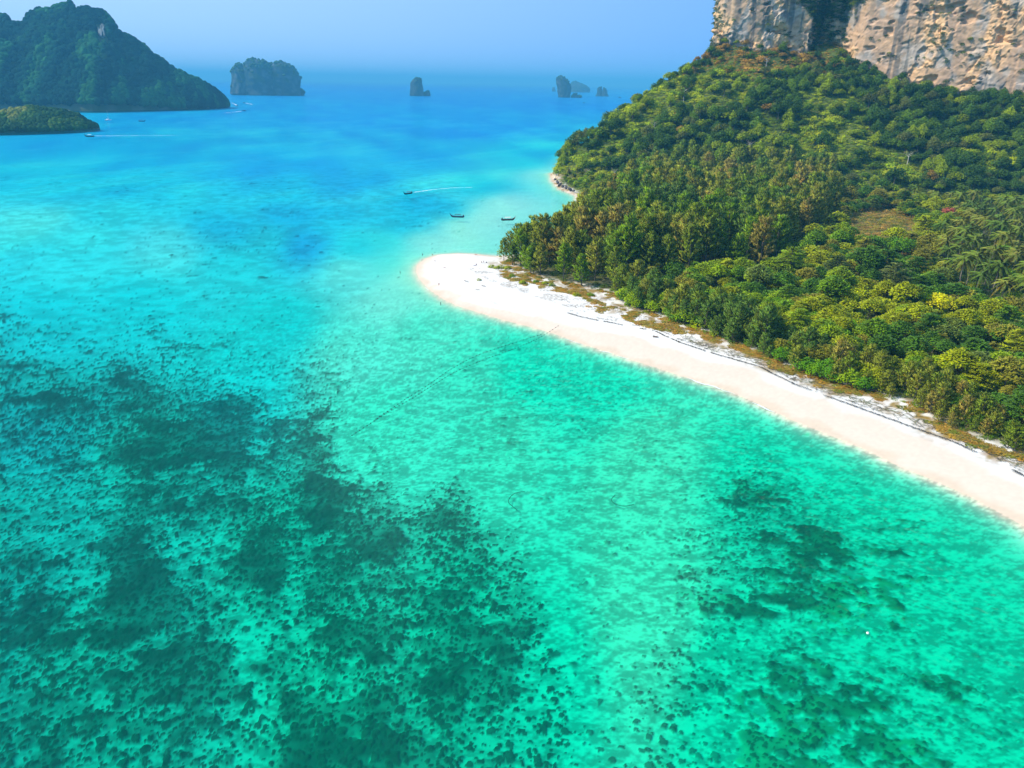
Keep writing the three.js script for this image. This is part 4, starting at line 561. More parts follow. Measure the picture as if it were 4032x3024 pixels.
// ------------------------------------------------------------------ boats
const boatMat = { dark: std(C(0.02, 0.018, 0.03), 0.5), wood: std(C(0.22, 0.12, 0.06), 0.7), red: std(C(0.28, 0.05, 0.03), 0.6), white: std(C(0.78, 0.78, 0.76), 0.5), pale: std(C(0.72, 0.66, 0.6), 0.8), blue: std(C(0.05, 0.25, 0.55), 0.6), grey: std(C(0.12, 0.12, 0.13), 0.5), metal: std(C(0.3, 0.3, 0.3), 0.35, { metalness: 0.8 }) };
const plainTube = (pts, r, sides = 6) => { const m = new MB(); m.tube(pts, Array.isArray(r) ? r : [r], sides, [1, 1, 1]); const g = m.geo(); g.deleteAttribute('color'); return g; };
const box = (w, h, d, x, y, z) => new THREE.BoxGeometry(w, h, d).translate(x, y, z);
function hullGeo(L, B, top, keel, bowUp, sternUp = 0.15, t0 = 0) {  // an open hull, bow along +x, with thickness
  const n = 26, P = [], I = [], half = L / 2, prof = (x) => { const u = x / half, w = Math.pow(Math.max(0, 1 - Math.pow(Math.abs((u + 0.12) / 1.12), 3.2)), 0.75) * B / 2 + 0.03, yt = top + bowUp * Math.pow(Math.max(0, (u - 0.35) / 0.65), 2.2) + sternUp * Math.pow(Math.max(0, (-u - 0.4) / 0.6), 2), yk = keel + (yt - keel) * 0.93 * Math.pow(Math.max(0, (u - 0.55) / 0.45), 1.6) + (top - keel) * 0.5 * Math.pow(Math.max(0, (-u - 0.75) / 0.25), 2); return [w, yt, yk]; };
  for (let i = 0; i <= n; i++) { const x = -half + (L * i) / n, [w, yt, yk] = prof(x), d = 0.07; for (const [z, y] of [[w, yt], [w * 0.86, lerp(yk, yt, 0.45)], [w * 0.35, lerp(yk, yt, 0.1)], [0, yk], [-w * 0.35, lerp(yk, yt, 0.1)], [-w * 0.86, lerp(yk, yt, 0.45)], [-w, yt], [-Math.max(0.01, w - d), yt], [-Math.max(0.01, w * 0.8 - d), lerp(yk, yt, 0.5)], [Math.max(0.01, w * 0.8 - d), lerp(yk, yt, 0.5)], [Math.max(0.01, w - d), yt]]) P.push(x, y, z); }
  const m = 11; for (let i = 0; i < n; i++) for (let k = 0; k < m; k++) { const a = i * m + k, b = i * m + ((k + 1) % m); I.push(a, a + m, b + m, a, b + m, b); }
  for (let k = 1; k < m - 1; k++) { I.push(0, k, k + 1); I.push(n * m, n * m + k + 1, n * m + k); }
  const g = new THREE.BufferGeometry(); g.setAttribute('position', new THREE.Float32BufferAttribute(P, 3)); g.setIndex(I); g.computeVertexNormals(); return g;
}
function longtail(label, p, turn, look) {
  const t = thing('longtail_boat', label, 'longtail boat', [p[0], 0, p[1]], turn, null);
  mesh('hull', hullGeo(10.5, 1.9, 0.72, -0.3, 1.75, 0.3), look.hull, t);
  mesh('gunwale', mergeGeometries([plainTube([[-5, 0.93, 0.55], [-3, 0.8, 0.86], [0, 0.75, 0.97], [2.2, 0.85, 0.86], [4, 1.35, 0.42], [5.15, 2.35, 0.05]], 0.055), plainTube([[-5, 0.93, -0.55], [-3, 0.8, -0.86], [0, 0.75, -0.97], [2.2, 0.85, -0.86], [4, 1.35, -0.42], [5.15, 2.35, -0.05]], 0.055)]), look.rail, t);
  mesh('prow_post', plainTube([[4.6, 1.9, 0], [5.2, 2.55, 0], [5.5, 3.25, 0]], [0.12, 0.1, 0.07], 7), look.prow, t);
  for (const x of [3, 1.2, -1, -2.8]) mesh('thwart', box(0.3, 0.05, 1.5, x, 0.62, 0), boatMat.wood, t);
  if (look.canopy) {
    const r = new THREE.CylinderGeometry(2.2, 2.2, 4.4, 14, 1, true, -0.44, 0.88); r.rotateX(-Math.PI / 2); r.rotateY(Math.PI / 2); r.translate(-0.6, 0.05, 0); const r2 = r.clone().translate(0, -0.06, 0);
    mesh('canopy', mergeGeometries([r, r2]), look.canopy, t);
    for (const x of [-2.6, -0.6, 1.4]) for (const z of [-0.85, 0.85]) mesh('canopy_post', plainTube([[x, 0.7, z], [x, 2.06, z]], 0.035, 5), boatMat.wood, t);
  }
  const e = mesh('engine', mergeGeometries([box(0.9, 0.5, 0.5, -4.6, 1.35, 0), box(0.5, 0.3, 0.4, -4.5, 1.72, 0), box(0.2, 0.5, 0.2, -4.6, 0.95, 0)]), boatMat.grey, t);
  mesh('handle', plainTube([[-4.2, 1.5, 0], [-3.2, 1.65, 0.15]], 0.03, 5), boatMat.metal, e);
  mesh('propeller_shaft', plainTube([[-5, 1.35, 0], [-9.2, look.shaftUp ?? 1.25, 0.3]], 0.05, 6), boatMat.metal, t);
  return t;
}
const heading = (from, to) => Math.atan2(-(to[1] - from[1]), to[0] - from[0]);
longtail('dark longtail boat under way in the blue channel, white wake behind it', [-92.7, -627.4], heading([-75.1, -654.8], [-93.1, -630.4]), { hull: boatMat.dark, rail: boatMat.dark, prow: boatMat.dark, canopy: boatMat.grey, shaftUp: 0.4 });
longtail('dark longtail boat anchored over the pale shallows, prow to the left and engine shaft raised', [-41.7, -518.2], Math.PI - 0.1, { hull: boatMat.dark, rail: boatMat.blue, prow: boatMat.dark, canopy: boatMat.dark });
longtail('anchored longtail boat with pale canopy and reddish prow, nearest the she-oaks', [-4.6, -509.5], 0.28, { hull: boatMat.dark, rail: boatMat.red, prow: boatMat.red, canopy: boatMat.pale, shaftUp: -0.1 });
longtail('longtail boat with blue and white canopy moored behind the tip of the she-oak stand', [-1.1, -411.8], 0.05, { hull: boatMat.white, rail: boatMat.blue, prow: boatMat.wood, canopy: boatMat.blue });
longtail('longtail boat running left past the small islet with a long white wake', [-678.5, -1188.2], Math.PI, { hull: boatMat.dark, rail: boatMat.dark, prow: boatMat.dark, canopy: boatMat.white, shaftUp: 0.4 }).scale.setScalar(1.45);
longtail('dark low boat lying still right of the white sailing catamaran', [-807.0, -1625.2], 0.03, { hull: boatMat.dark, rail: boatMat.dark, prow: boatMat.dark, canopy: boatMat.dark }).scale.setScalar(1.4);
function speedboat(label, p, turn, s = 1) {
  const t = thing('speedboat', label, 'speedboat', [p[0], 0, p[1]], turn); t.scale.setScalar(s);
  mesh('hull', hullGeo(10, 2.8, 0.9, -0.3, 0.7, 0), boatMat.grey, t); mesh('cabin', mergeGeometries([box(3.4, 0.9, 1.9, 0.2, 1.2, 0), box(1.2, 0.5, 1.6, 2.2, 1.0, 0)]), boatMat.dark, t); mesh('roof', box(4.6, 0.1, 2.3, -0.4, 2.25, 0), boatMat.blue, t);
  for (const x of [-2.4, 1.4]) for (const z of [-0.9, 0.9]) mesh('roof_post', box(0.08, 1.4, 0.08, x, 1.5, z), boatMat.grey, t);
  for (const z of [-0.5, 0.5]) mesh('outboard_motor', box(0.5, 1.0, 0.4, -5.1, 0.6, z), boatMat.dark, t);
}
speedboat('speedboat heading towards the viewer between the big island and the humped rock island', [-978.2, -2660.9], -Math.PI / 2 + 0.5, 1.3);
speedboat('farthest speedboat right of the big island point, small wake trailing to the right', [-1054.7, -2944.7], Math.PI - 0.2, 1.3);
speedboat('speedboat running right with wake trailing left towards the big island', [-803.9, -2236.6], 0.15, 1.3);
speedboat('tiny dark boat on the blue water below the low boulders of the leaning stack', [343, -3910], 0.1, 1.5);
speedboat('faint tiny boat near the horizon, right of the split rock', [764, -5699], 0.1, 2.4);
{
  const t = thing('catamaran', 'white sailing catamaran at anchor with bare mast beside the small islet', 'catamaran', [-888.2, -1641.0].flatMap((v, i) => (i ? [0, v] : [v])), 1.2);
  for (const z of [-3, 3]) mesh('hull', hullGeo(13, 1.6, 1.6, -0.4, 0.3, 0).translate(0, 0, z), boatMat.white, t);
  mesh('bridge_deck', box(8, 0.5, 6, -1, 1.5, 0), boatMat.white, t); const cab = mesh('cabin', new THREE.CylinderGeometry(2.0, 2.8, 1.3, 10).scale(1.2, 1, 1).translate(-0.5, 2.4, 0), boatMat.white, t); mesh('cabin_window', new THREE.CylinderGeometry(2.35, 2.55, 0.4, 10).scale(1.205, 1, 1.01).translate(-0.5, 2.45, 0), boatMat.dark, cab);
  mesh('mast', plainTube([[0.8, 2.6, 0], [0.6, 20, 0]], [0.14, 0.09], 6), boatMat.white, t); mesh('boom', plainTube([[0.8, 4.6, 0], [-5, 4.9, 0]], 0.14, 6), boatMat.white, t); mesh('forestay', plainTube([[6, 1.8, 0], [0.6, 19.5, 0]], 0.03, 4), boatMat.metal, t);
}
function wake(label, pts, w0, w1, seed) {  // broken foam on the water behind a boat
  const rng = rngOf(seed), P = [], I = [], L = [0]; for (let i = 1; i < pts.length; i++) L.push(L[i - 1] + Math.hypot(pts[i][0] - pts[i - 1][0], pts[i][1] - pts[i - 1][1]));
  const T = L[L.length - 1], at = (s) => [piece(L.map((l, i) => [l, pts[i][0]]), s), piece(L.map((l, i) => [l, pts[i][1]]), s)];
  for (let s = 0; s < T; s += w0 * 0.8) { const f = s / T, n = f < 0.25 ? 3 : 2; for (let k = 0; k < n; k++) { if (rng() < f * 0.75) continue; const p = at(s + rng() * w0), a = at(Math.max(0, s - 2)), b = at(Math.min(T, s + 2)), dx = b[0] - a[0], dz = b[1] - a[1], l = Math.hypot(dx, dz) || 1, ux = dx / l, uz = dz / l, off = (rng() - 0.5) * lerp(w0, w1, f), ll = w0 * (0.6 + 1.1 * rng()), ww = lerp(w0, w1, f) * (0.1 + 0.22 * rng()), cx = p[0] - uz * off, cz = p[1] + ux * off, q = P.length / 3, y = 0.03 + 0.006 * k; const N = 7; for (let m = 0; m < N; m++) { const g = (m / N) * 6.283, j = 0.65 + 0.6 * rng(); P.push(cx + ux * Math.cos(g) * ll * j - uz * Math.sin(g) * ww * j, y, cz + uz * Math.cos(g) * ll * j + ux * Math.sin(g) * ww * j); } for (let m = 1; m < N - 1; m++) I.push(q, q + m + 1, q + m); } }
  const g = new THREE.BufferGeometry(); g.setAttribute('position', new THREE.Float32BufferAttribute(P, 3)); g.setIndex(I); g.computeVertexNormals();
  tag(mesh('wake', g, foamMat), label, 'boat wake');
}
const foamMat = new THREE.MeshStandardMaterial({ color: C(0.8, 0.84, 0.86), roughness: 0.9, side: THREE.DoubleSide });
wake('white wake trailing right from the dark longtail boat in the blue channel', [[-88.5, -638.7], [-75.3, -656.4], [-58.2, -670.3], [-39.8, -676.1]], 1.25, 1.0, 501);
wake('long white wake across the bay behind the longtail boat by the islet', [[-677.7, -1206.0], [-655.3, -1211.6], [-613.9, -1228.1], [-561.4, -1241.4]], 3.2, 2.0, 502);
wake('short wake behind the speedboat heading towards the viewer', [[-997.8, -2709.9], [-1054.0, -2838.3], [-1106.0, -2947.9]], 5, 4, 503);
wake('short wake trailing right from the farthest speedboat', [[-1049.1, -2948.3], [-1005.8, -2868.8], [-955.6, -2766.7]], 6, 4, 504);
wake('thin wake trailing left from the speedboat near the big island point', [[-804.8, -2216.0], [-802.6, -2139.8], [-799.4, -2069.1]], 4, 3, 505);

// ------------------------------------------------------------------ bathers
function fieldMesh(size, res, dist) {  // surface of a distance field in a cube of that size round the origin
  const mc = new MarchingCubes(res, new THREE.MeshStandardMaterial(), false, false, 60000), h = res / 2; mc.isolation = 0;
  for (let z = 0; z < res; z++) for (let y = 0; y < res; y++) for (let x = 0; x < res; x++) mc.field[z * res * res + y * res + x] = -dist(((x - h) / h) * (size / 2), ((y - h) / h) * (size / 2), ((z - h) / h) * (size / 2));
  mc.update(); const n = mc.count, P = new Float32Array(n * 3); for (let i = 0; i < n * 3; i++) P[i] = mc.positionArray[i] * (size / 2);
  let g = new THREE.BufferGeometry(); g.setAttribute('position', new THREE.BufferAttribute(P, 3)); g = mergeVertices(g, 1e-4); g.computeVertexNormals(); return g;
}
const capsule = (b, x, y, z) => { const [ax, ay, az, ar, bx, by, bz, br] = b, dx = bx - ax, dy = by - ay, dz = bz - az, t = clamp(((x - ax) * dx + (y - ay) * dy + (z - az) * dz) / (dx * dx + dy * dy + dz * dz + 1e-9), 0, 1); return Math.hypot(x - ax - t * dx, y - ay - t * dy, z - az - t * dz) - lerp(ar, br, t); };
const blend = (B, k, x, y, z) => { let d = 9; for (const b of B) { const e = capsule(b, x, y, z); d = d > 8 ? e : smin(d, e, k); } return d; };
const headGeo = fieldMesh(0.34, 56, (x, y, z) => { let d = blend([[0, 0.03, -0.01, 0.095, 0, 0.03, 0.01, 0.09], [0, -0.05, 0.03, 0.062, 0, -0.07, 0.05, 0.045]], 0.05, x, y, z); d = smin(d, capsule([0, 0.005, 0.09, 0.012, 0, -0.02, 0.112, 0.016], x, y, z), 0.015); for (const s of [-1, 1]) { d = smin(d, capsule([s * 0.088, 0.0, 0, 0.018, s * 0.094, -0.03, 0, 0.014], x, y, z), 0.012); d = Math.max(d, -(Math.hypot(x - s * 0.034, y - 0.012, z - 0.105) - 0.016)); } d = Math.max(d, -capsule([-0.022, -0.055, 0.1, 0.006, 0.022, -0.055, 0.1, 0.006], x, y, z)); return smin(d, capsule([0, -0.06, -0.03, 0.052, 0, -0.15, -0.03, 0.052], x, y, z), 0.03); });
const handGeo = fieldMesh(0.24, 52, (x, y, z) => { let d = blend([[-0.022, -0.02, 0, 0.017, -0.024, -0.075, 0, 0.013], [0.018, -0.02, 0, 0.017, 0.022, -0.075, 0, 0.013], [0, 0.02, 0, 0.022, 0, -0.04, 0, 0.017]], 0.03, x, y, z); for (const [fx, l] of [[-0.03, 0.062], [-0.01, 0.074], [0.011, 0.07], [0.031, 0.054]]) { d = smin(d, capsule([fx, -0.075, 0, 0.0095, fx * 1.15, -0.075 - l * 0.55, 0.008, 0.0085], x, y, z), 0.006); d = smin(d, capsule([fx * 1.15, -0.075 - l * 0.55, 0.008, 0.0085, fx * 1.2, -0.075 - l, 0.028, 0.0075], x, y, z), 0.004); } d = smin(d, capsule([-0.026, -0.015, 0.004, 0.013, -0.062, -0.048, 0.018, 0.0105], x, y, z), 0.01); return smin(d, capsule([-0.062, -0.048, 0.018, 0.0105, -0.066, -0.078, 0.03, 0.009], x, y, z), 0.005); });
function figure(J) {  // J: joints of a pose; returns body, swimwear and hair shapes
  const B = [[...J.chest, 0.125, ...J.waist, 0.105], [...J.waist, 0.105, ...J.pelvis, 0.135], [...J.neck, 0.055, ...J.chest, 0.1]], part = [1, 2, 0];
  for (const k of [0, 1]) { B.push([...J.sh[k], 0.058, ...J.el[k], 0.042], [...J.el[k], 0.041, ...J.wr[k], 0.026], [...J.hip[k], 0.09, ...J.kn[k], 0.058], [...J.kn[k], 0.056, ...J.an[k], 0.036], [...J.an[k], 0.038, ...J.toe[k], 0.026], [...J.sh[k], 0.055, ...J.chest, 0.09]); part.push(0, 0, 3, 0, 0, 0); }
  const all = [J.head, J.pelvis, ...J.toe, ...J.wr, ...J.kn, ...J.sh], c = [0, 1, 2].map((a) => (Math.min(...all.map((p) => p[a])) + Math.max(...all.map((p) => p[a]))) / 2), size = Math.max(...[0, 1, 2].map((a) => Math.max(...all.map((p) => p[a])) - Math.min(...all.map((p) => p[a])))) + 0.4;
  const core = fieldMesh(size, 88, (x, y, z) => blend(B, 0.045, x + c[0], y + c[1], z + c[2])).translate(...c);
  const q = new THREE.Quaternion().setFromUnitVectors(V(0, 1, 0), V(J.head[0] - J.neck[0], J.head[1] - J.neck[1], J.head[2] - J.neck[2]).normalize()), place = (g, qq, p) => g.clone().applyQuaternion(qq).translate(...p), hq = (k) => new THREE.Quaternion().setFromUnitVectors(V(0, -1, 0), V(J.wr[k][0] - J.el[k][0], J.wr[k][1] - J.el[k][1], J.wr[k][2] - J.el[k][2]).normalize());
  const head = place(headGeo, J.face ?? q, J.head), body = mergeGeometries([core, head, ...[0, 1].map((k) => place(k ? handGeo.clone().scale(-1, 1, 1) : handGeo, hq(k), J.wr[k]))]);
  const pick = (g, ok, by) => { const p = g.attributes.position, n = g.attributes.normal, P = [], I = [], map = new Map(), ix = g.index.array; for (let t = 0; t < ix.length; t += 3) { if (![0, 1, 2].every((m) => ok(p.getX(ix[t + m]), p.getY(ix[t + m]), p.getZ(ix[t + m])))) continue; for (let m = 0; m < 3; m++) { const k = ix[t + m]; if (!map.has(k)) { map.set(k, P.length / 3); P.push(p.getX(k) + n.getX(k) * by, p.getY(k) + n.getY(k) * by, p.getZ(k) + n.getZ(k) * by); } I.push(map.get(k)); } } const o = new THREE.BufferGeometry(); o.setAttribute('position', new THREE.Float32BufferAttribute(P, 3)); o.setIndex(I); o.computeVertexNormals(); return o; };
  const near = (x, y, z) => { let m = 9, w = 0; B.forEach((b, k) => { const d = capsule(b, x, y, z); if (d < m) { m = d; w = k; } }); return w; };
  const inv = (J.face ?? q).clone().invert();
  return { body, shorts: pick(core, (x, y, z) => { const k = near(x, y, z); return part[k] === 2 || (part[k] === 3 && Math.hypot(x - J.pelvis[0], y - J.pelvis[1], z - J.pelvis[2]) < 0.24); }, 0.008), top: pick(core, (x, y, z) => part[near(x, y, z)] === 1 && Math.hypot(x - J.chest[0], y - J.chest[1], z - J.chest[2]) < 0.17, 0.008), hair: pick(head, (x, y, z) => { const v = V(x - J.head[0], y - J.head[1], z - J.head[2]).applyQuaternion(inv); return v.y > 0.055 + 0.5 * v.z || (v.z < -0.03 && v.y > -0.09); }, 0.014) };
}
const STAND_POSE = { head: [0, 1.56, 0.02], neck: [0, 1.4, 0], chest: [0, 1.24, 0], waist: [0, 1.06, 0], pelvis: [0, 0.92, 0], sh: [[-0.17, 1.36, 0], [0.17, 1.36, 0]], el: [[-0.25, 1.1, -0.02], [0.25, 1.1, -0.02]], wr: [[-0.27, 0.86, 0.08], [0.27, 0.86, 0.08]], hip: [[-0.09, 0.9, 0], [0.09, 0.9, 0]], kn: [[-0.11, 0.48, 0.05], [0.11, 0.48, -0.02]], an: [[-0.11, 0.07, 0.0], [0.12, 0.08, -0.1]], toe: [[-0.13, 0.03, 0.13], [0.13, 0.03, 0.04]] };
const SIT_POSE = { head: [0, 0.78, -0.02], neck: [0, 0.62, -0.06], chest: [0, 0.46, -0.08], waist: [0, 0.28, -0.06], pelvis: [0, 0.14, 0], sh: [[-0.17, 0.57, -0.06], [0.17, 0.57, -0.06]], el: [[-0.25, 0.34, 0.1], [0.25, 0.34, 0.1]], wr: [[-0.14, 0.36, 0.32], [0.14, 0.36, 0.32]], hip: [[-0.1, 0.12, 0.02], [0.1, 0.12, 0.02]], kn: [[-0.14, 0.44, 0.4], [0.14, 0.42, 0.42]], an: [[-0.13, 0.07, 0.56], [0.13, 0.06, 0.6]], toe: [[-0.14, 0.03, 0.72], [0.14, 0.03, 0.76]] };
const LIE_POSE = { head: [0.78, 0.16, 0], neck: [0.62, 0.12, 0], chest: [0.45, 0.12, 0], waist: [0.25, 0.11, 0], pelvis: [0.1, 0.12, 0], sh: [[0.58, 0.1, 0.17], [0.58, 0.1, -0.17]], el: [[0.42, 0.06, 0.34], [0.72, 0.06, -0.36]], wr: [[0.2, 0.05, 0.3], [0.86, 0.08, -0.2]], hip: [[0.08, 0.1, 0.09], [0.08, 0.1, -0.09]], kn: [[-0.34, 0.1, 0.13], [-0.3, 0.3, -0.1]], an: [[-0.76, 0.06, 0.15], [-0.62, 0.07, -0.1]], toe: [[-0.84, 0.16, 0.18], [-0.76, 0.05, -0.1]] };
const POSES = { stand: figure(STAND_POSE), sit: figure(SIT_POSE), lie: figure(LIE_POSE) };
const skinMat = [std(C(0.42, 0.24, 0.15), 0.6), std(C(0.18, 0.09, 0.05), 0.6), std(C(0.5, 0.32, 0.22), 0.6)], hairMat = std(C(0.02, 0.013, 0.01), 0.6), clothMat = { red: std(C(0.4, 0.03, 0.05)), black: std(C(0.012, 0.012, 0.016)), navy: std(C(0.02, 0.03, 0.1)), white: std(C(0.75, 0.74, 0.72)), violet: std(C(0.18, 0.05, 0.3)), teal: std(C(0.03, 0.2, 0.2)) };
function person(label, p, pose, turn, skin, cloth, top, dy = 0, scale = 1) {
  const y = Math.max(landAt(p[0], p[1]), -1.2) + dy, t = thing('person', label, 'person', [p[0], y, p[1]], turn), f = POSES[pose]; t.scale.setScalar(scale);
  mesh('body', f.body, skinMat[skin], t); mesh('hair', f.hair, hairMat, t); mesh('swim_shorts', f.shorts, clothMat[cloth], t); if (top) mesh('top', f.top, clothMat[cloth], t); return t;
}
person('person in red swimwear standing upright on the open white sand of the spit', [-34.9, -323.1], 'stand', 0.4, 0, 'red', true);
person('dark figure wading at the water edge below the spit, seen against the turquoise', [-31.8, -299.7], 'stand', 2.2, 1, 'black', true);
person('dark figure standing in the sea off the tip of the spit', [-57.7, -353.3], 'stand', 1.4, 1, 'black', true, 0.3);
person('bather standing in the shallows on the far side of the spit', [-51.3, -394.0], 'stand', 3, 1, 'navy', false, 0.1);
person('bather sitting in the shallows at the far edge of the spit', [-46.1, -395.7], 'sit', 2.6, 0, 'navy', false, 0.05);
person('sunbather lying on the white sand near the tip of the spit', [-42.1, -372.4], 'lie', 0.1, 0, 'black', true);
person('person lying in the sun close to the far waterline of the spit', [-21.3, -389.4], 'lie', 0.2, 0, 'red', true);
person('dark clad person sitting by the far waterline near the she-oak tip', [-9.5, -388.5], 'sit', 0.6, 1, 'black', true);
person('person in violet sitting on a dark mat in the middle of the spit', [-19.8, -365.6], 'sit', 0.8, 0, 'violet', true);
person('left one of a pair sitting on the sand left of the first green shrubs', [-17.2, -370.8], 'sit', 0.3, 0, 'navy', true);
person('right one of a pair sitting on the sand left of the first green shrubs', [-16.2, -372.0], 'sit', -0.2, 2, 'violet', true);
person('person lying on white sand left of the middle of the spit', [-35.7, -358.5], 'lie', 0.5, 2, 'red', false);
person('left one of two people walking on the small back beach under the headland', [42.1, -657.9], 'stand', 0.3, 1, 'black', true);
person('right one of two people walking on the small back beach under the headland', [43.4, -656.5], 'stand', 0.2, 1, 'navy', true);
{
  const g = new THREE.BoxGeometry(1.8, 0.03, 0.9, 12, 1, 6), p = g.attributes.position; for (let i = 0; i < p.count; i++) p.setY(i, p.getY(i) + 0.03 * vnoise(p.getX(i) * 4, p.getZ(i) * 4, 3)); g.computeVertexNormals(); const m = mesh('beach_mat', g, std(C(0.06, 0.04, 0.12), 0.95)); const q = [-19.9, -364.5]; m.position.set(q[0] - 0.4, landAt(q[0], q[1]) + 0.03, q[1] + 0.6); m.rotation.y = 0.5; tag(m, 'dark beach mat under the person in violet on the spit', 'beach mat');
  const bag = thing('beach_bag', 'dark bag on the sand right of the sitting pair', 'bag'); const c = [-14.6, -371.0]; bag.position.set(c[0], landAt(...c), c[1]); const bg = new THREE.SphereGeometry(0.32, 14, 10).scale(1.2, 0.8, 0.7).translate(0, 0.2, 0); mesh('bag_body', bg, clothMat.navy, bag); mesh('strap', new THREE.TorusGeometry(0.2, 0.02, 6, 16).translate(0, 0.45, 0), clothMat.black, bag);
}
// ------------------------------------------------------------------ ropes, drift and litter
function rope(name, label, category, pts, r, floats, y) {
  const curve = new THREE.CatmullRomCurve3(pts.map(([x, z], k) => V(x, y ?? Math.max(0.05, landAt(x, z) + 0.04), z))), t = thing(name, label, category), n = Math.ceil(curve.getLength() / 1.2); mesh('line', new THREE.TubeGeometry(curve, Math.min(260, n), r, 5), std(C(0.03, 0.06, 0.06)), t);
  if (floats) { const L = curve.getLength(), g = new THREE.SphereGeometry(0.16, 8, 6).scale(1.5, 1, 1); for (let s = 0, k = 0; s < L; s += floats, k++) { const p = curve.getPointAt(s / L), d = curve.getTangentAt(s / L), m = mesh('float', g, std(C(0.02, 0.04, 0.045)), t); m.position.copy(p).add(V(0, 0.05, 0)); m.rotation.y = Math.atan2(-d.z, d.x); } }
  return t;
}
rope('buoy_line', 'upper of the two dark buoy lines running from the beach into the shallows', 'buoy line', [[10.9, -261.5], [0.1, -251.0], [-12.5, -237.5], [-20.5, -224.4], [-27.3, -209.1], [-32.4, -199.0], [-36.4, -190.0], [-39.1, -184.4]], 0.03, 1.9);
rope('buoy_line', 'lower of the two dark buoy lines, its shore end drawn up on the sand', 'buoy line', [[17.8, -266.5], [10.8, -258.8], [2.0, -246.7], [-7.9, -235.7], [-18.6, -222.2], [-25.7, -209.2], [-31.4, -197.7], [-36.8, -188.2], [-41.0, -179.4], [-44.2, -172.7]], 0.03, 1.7);
const sunken = std(C(0.10, 0.14, 0.10));
function onBed(name, label, category, pts, r) { const c = new THREE.CatmullRomCurve3(pts.map(([x, z]) => V(x, -1.7, z))); tag(mesh(name, new THREE.TubeGeometry(c, 40, r, 6), sunken), label, category); }
onBed('sunken_rope', 'thin dark hooked rope lying on the pale sand bed in mid-bay', 'sunken rope', [[3.6, -149.1], [1.3, -148.3], [-0.0, -146.3], [-0.3, -144.0], [0.7, -142.4], [1.7, -140.8]], 0.09);
onBed('sunken_rope', 'curved dark rope on the sea bed left of the coral patch', 'sunken rope', [[25.5, -148.3], [24.3, -145.9], [25.0, -144.3], [27.0, -143.4], [29.4, -144.2]], 0.09);
onBed('sunken_log', 'short dark sunken log in the green shallows near the beach', 'sunken log', [[86.8, -155.0], [89.4, -157.4]], 0.18);
{ const t = thing('mooring_buoy', 'small white buoy floating over the green coral patch at lower right', 'buoy', [64.6, -100.3].flatMap((v, i) => (i ? [0.08, v] : [v]))); mesh('float', new THREE.SphereGeometry(0.24, 16, 12), boatMat.white, t); mesh('ring', new THREE.TorusGeometry(0.09, 0.025, 6, 12).translate(0, 0.28, 0), boatMat.metal, t); }
const driftMat = std(C(0.14, 0.10, 0.075), 0.95);
function log(label, a, b, r, seed) {
  const rng = rngOf(seed), m = new MB(), y = (p) => landAt(p[0], p[1]) + r * 0.6, pts = [0, 0.3, 0.6, 1].map((t) => { const p = [lerp(a[0], b[0], t) + (rng() - 0.5) * 0.2, lerp(a[1], b[1], t) + (rng() - 0.5) * 0.2]; return [p[0], y(p), p[1]]; }); m.tube(pts, [r, r * 0.9, r * 0.75, r * 0.5], 8, [1, 1, 1]); m.tube([pts[2], [pts[2][0] + 0.4, pts[2][1] + 0.6, pts[2][2] + 0.5]], [r * 0.4, r * 0.15], 5, [1, 1, 1]); const g = m.geo(); g.deleteAttribute('color'); tag(mesh('driftwood_log', g, driftMat), label, 'driftwood');
}
log('driftwood log on the white sand, left one of the two near the dune litter', [-23.8, -333.4], [-21.6, -331.2], 0.16, 1);
log('driftwood log on the white sand, right one of the two near the dune litter', [-15.1, -325.3], [-13.1, -323.2], 0.16, 2);
log('grey driftwood branch with a dark stump beside it below the two logs', [-17.6, -318.1], [-15.5, -317.4], 0.14, 3);
log('dark tangled driftwood on the sand of the middle beach', [53.1, -255.8], [55.3, -255.0], 0.3, 4);
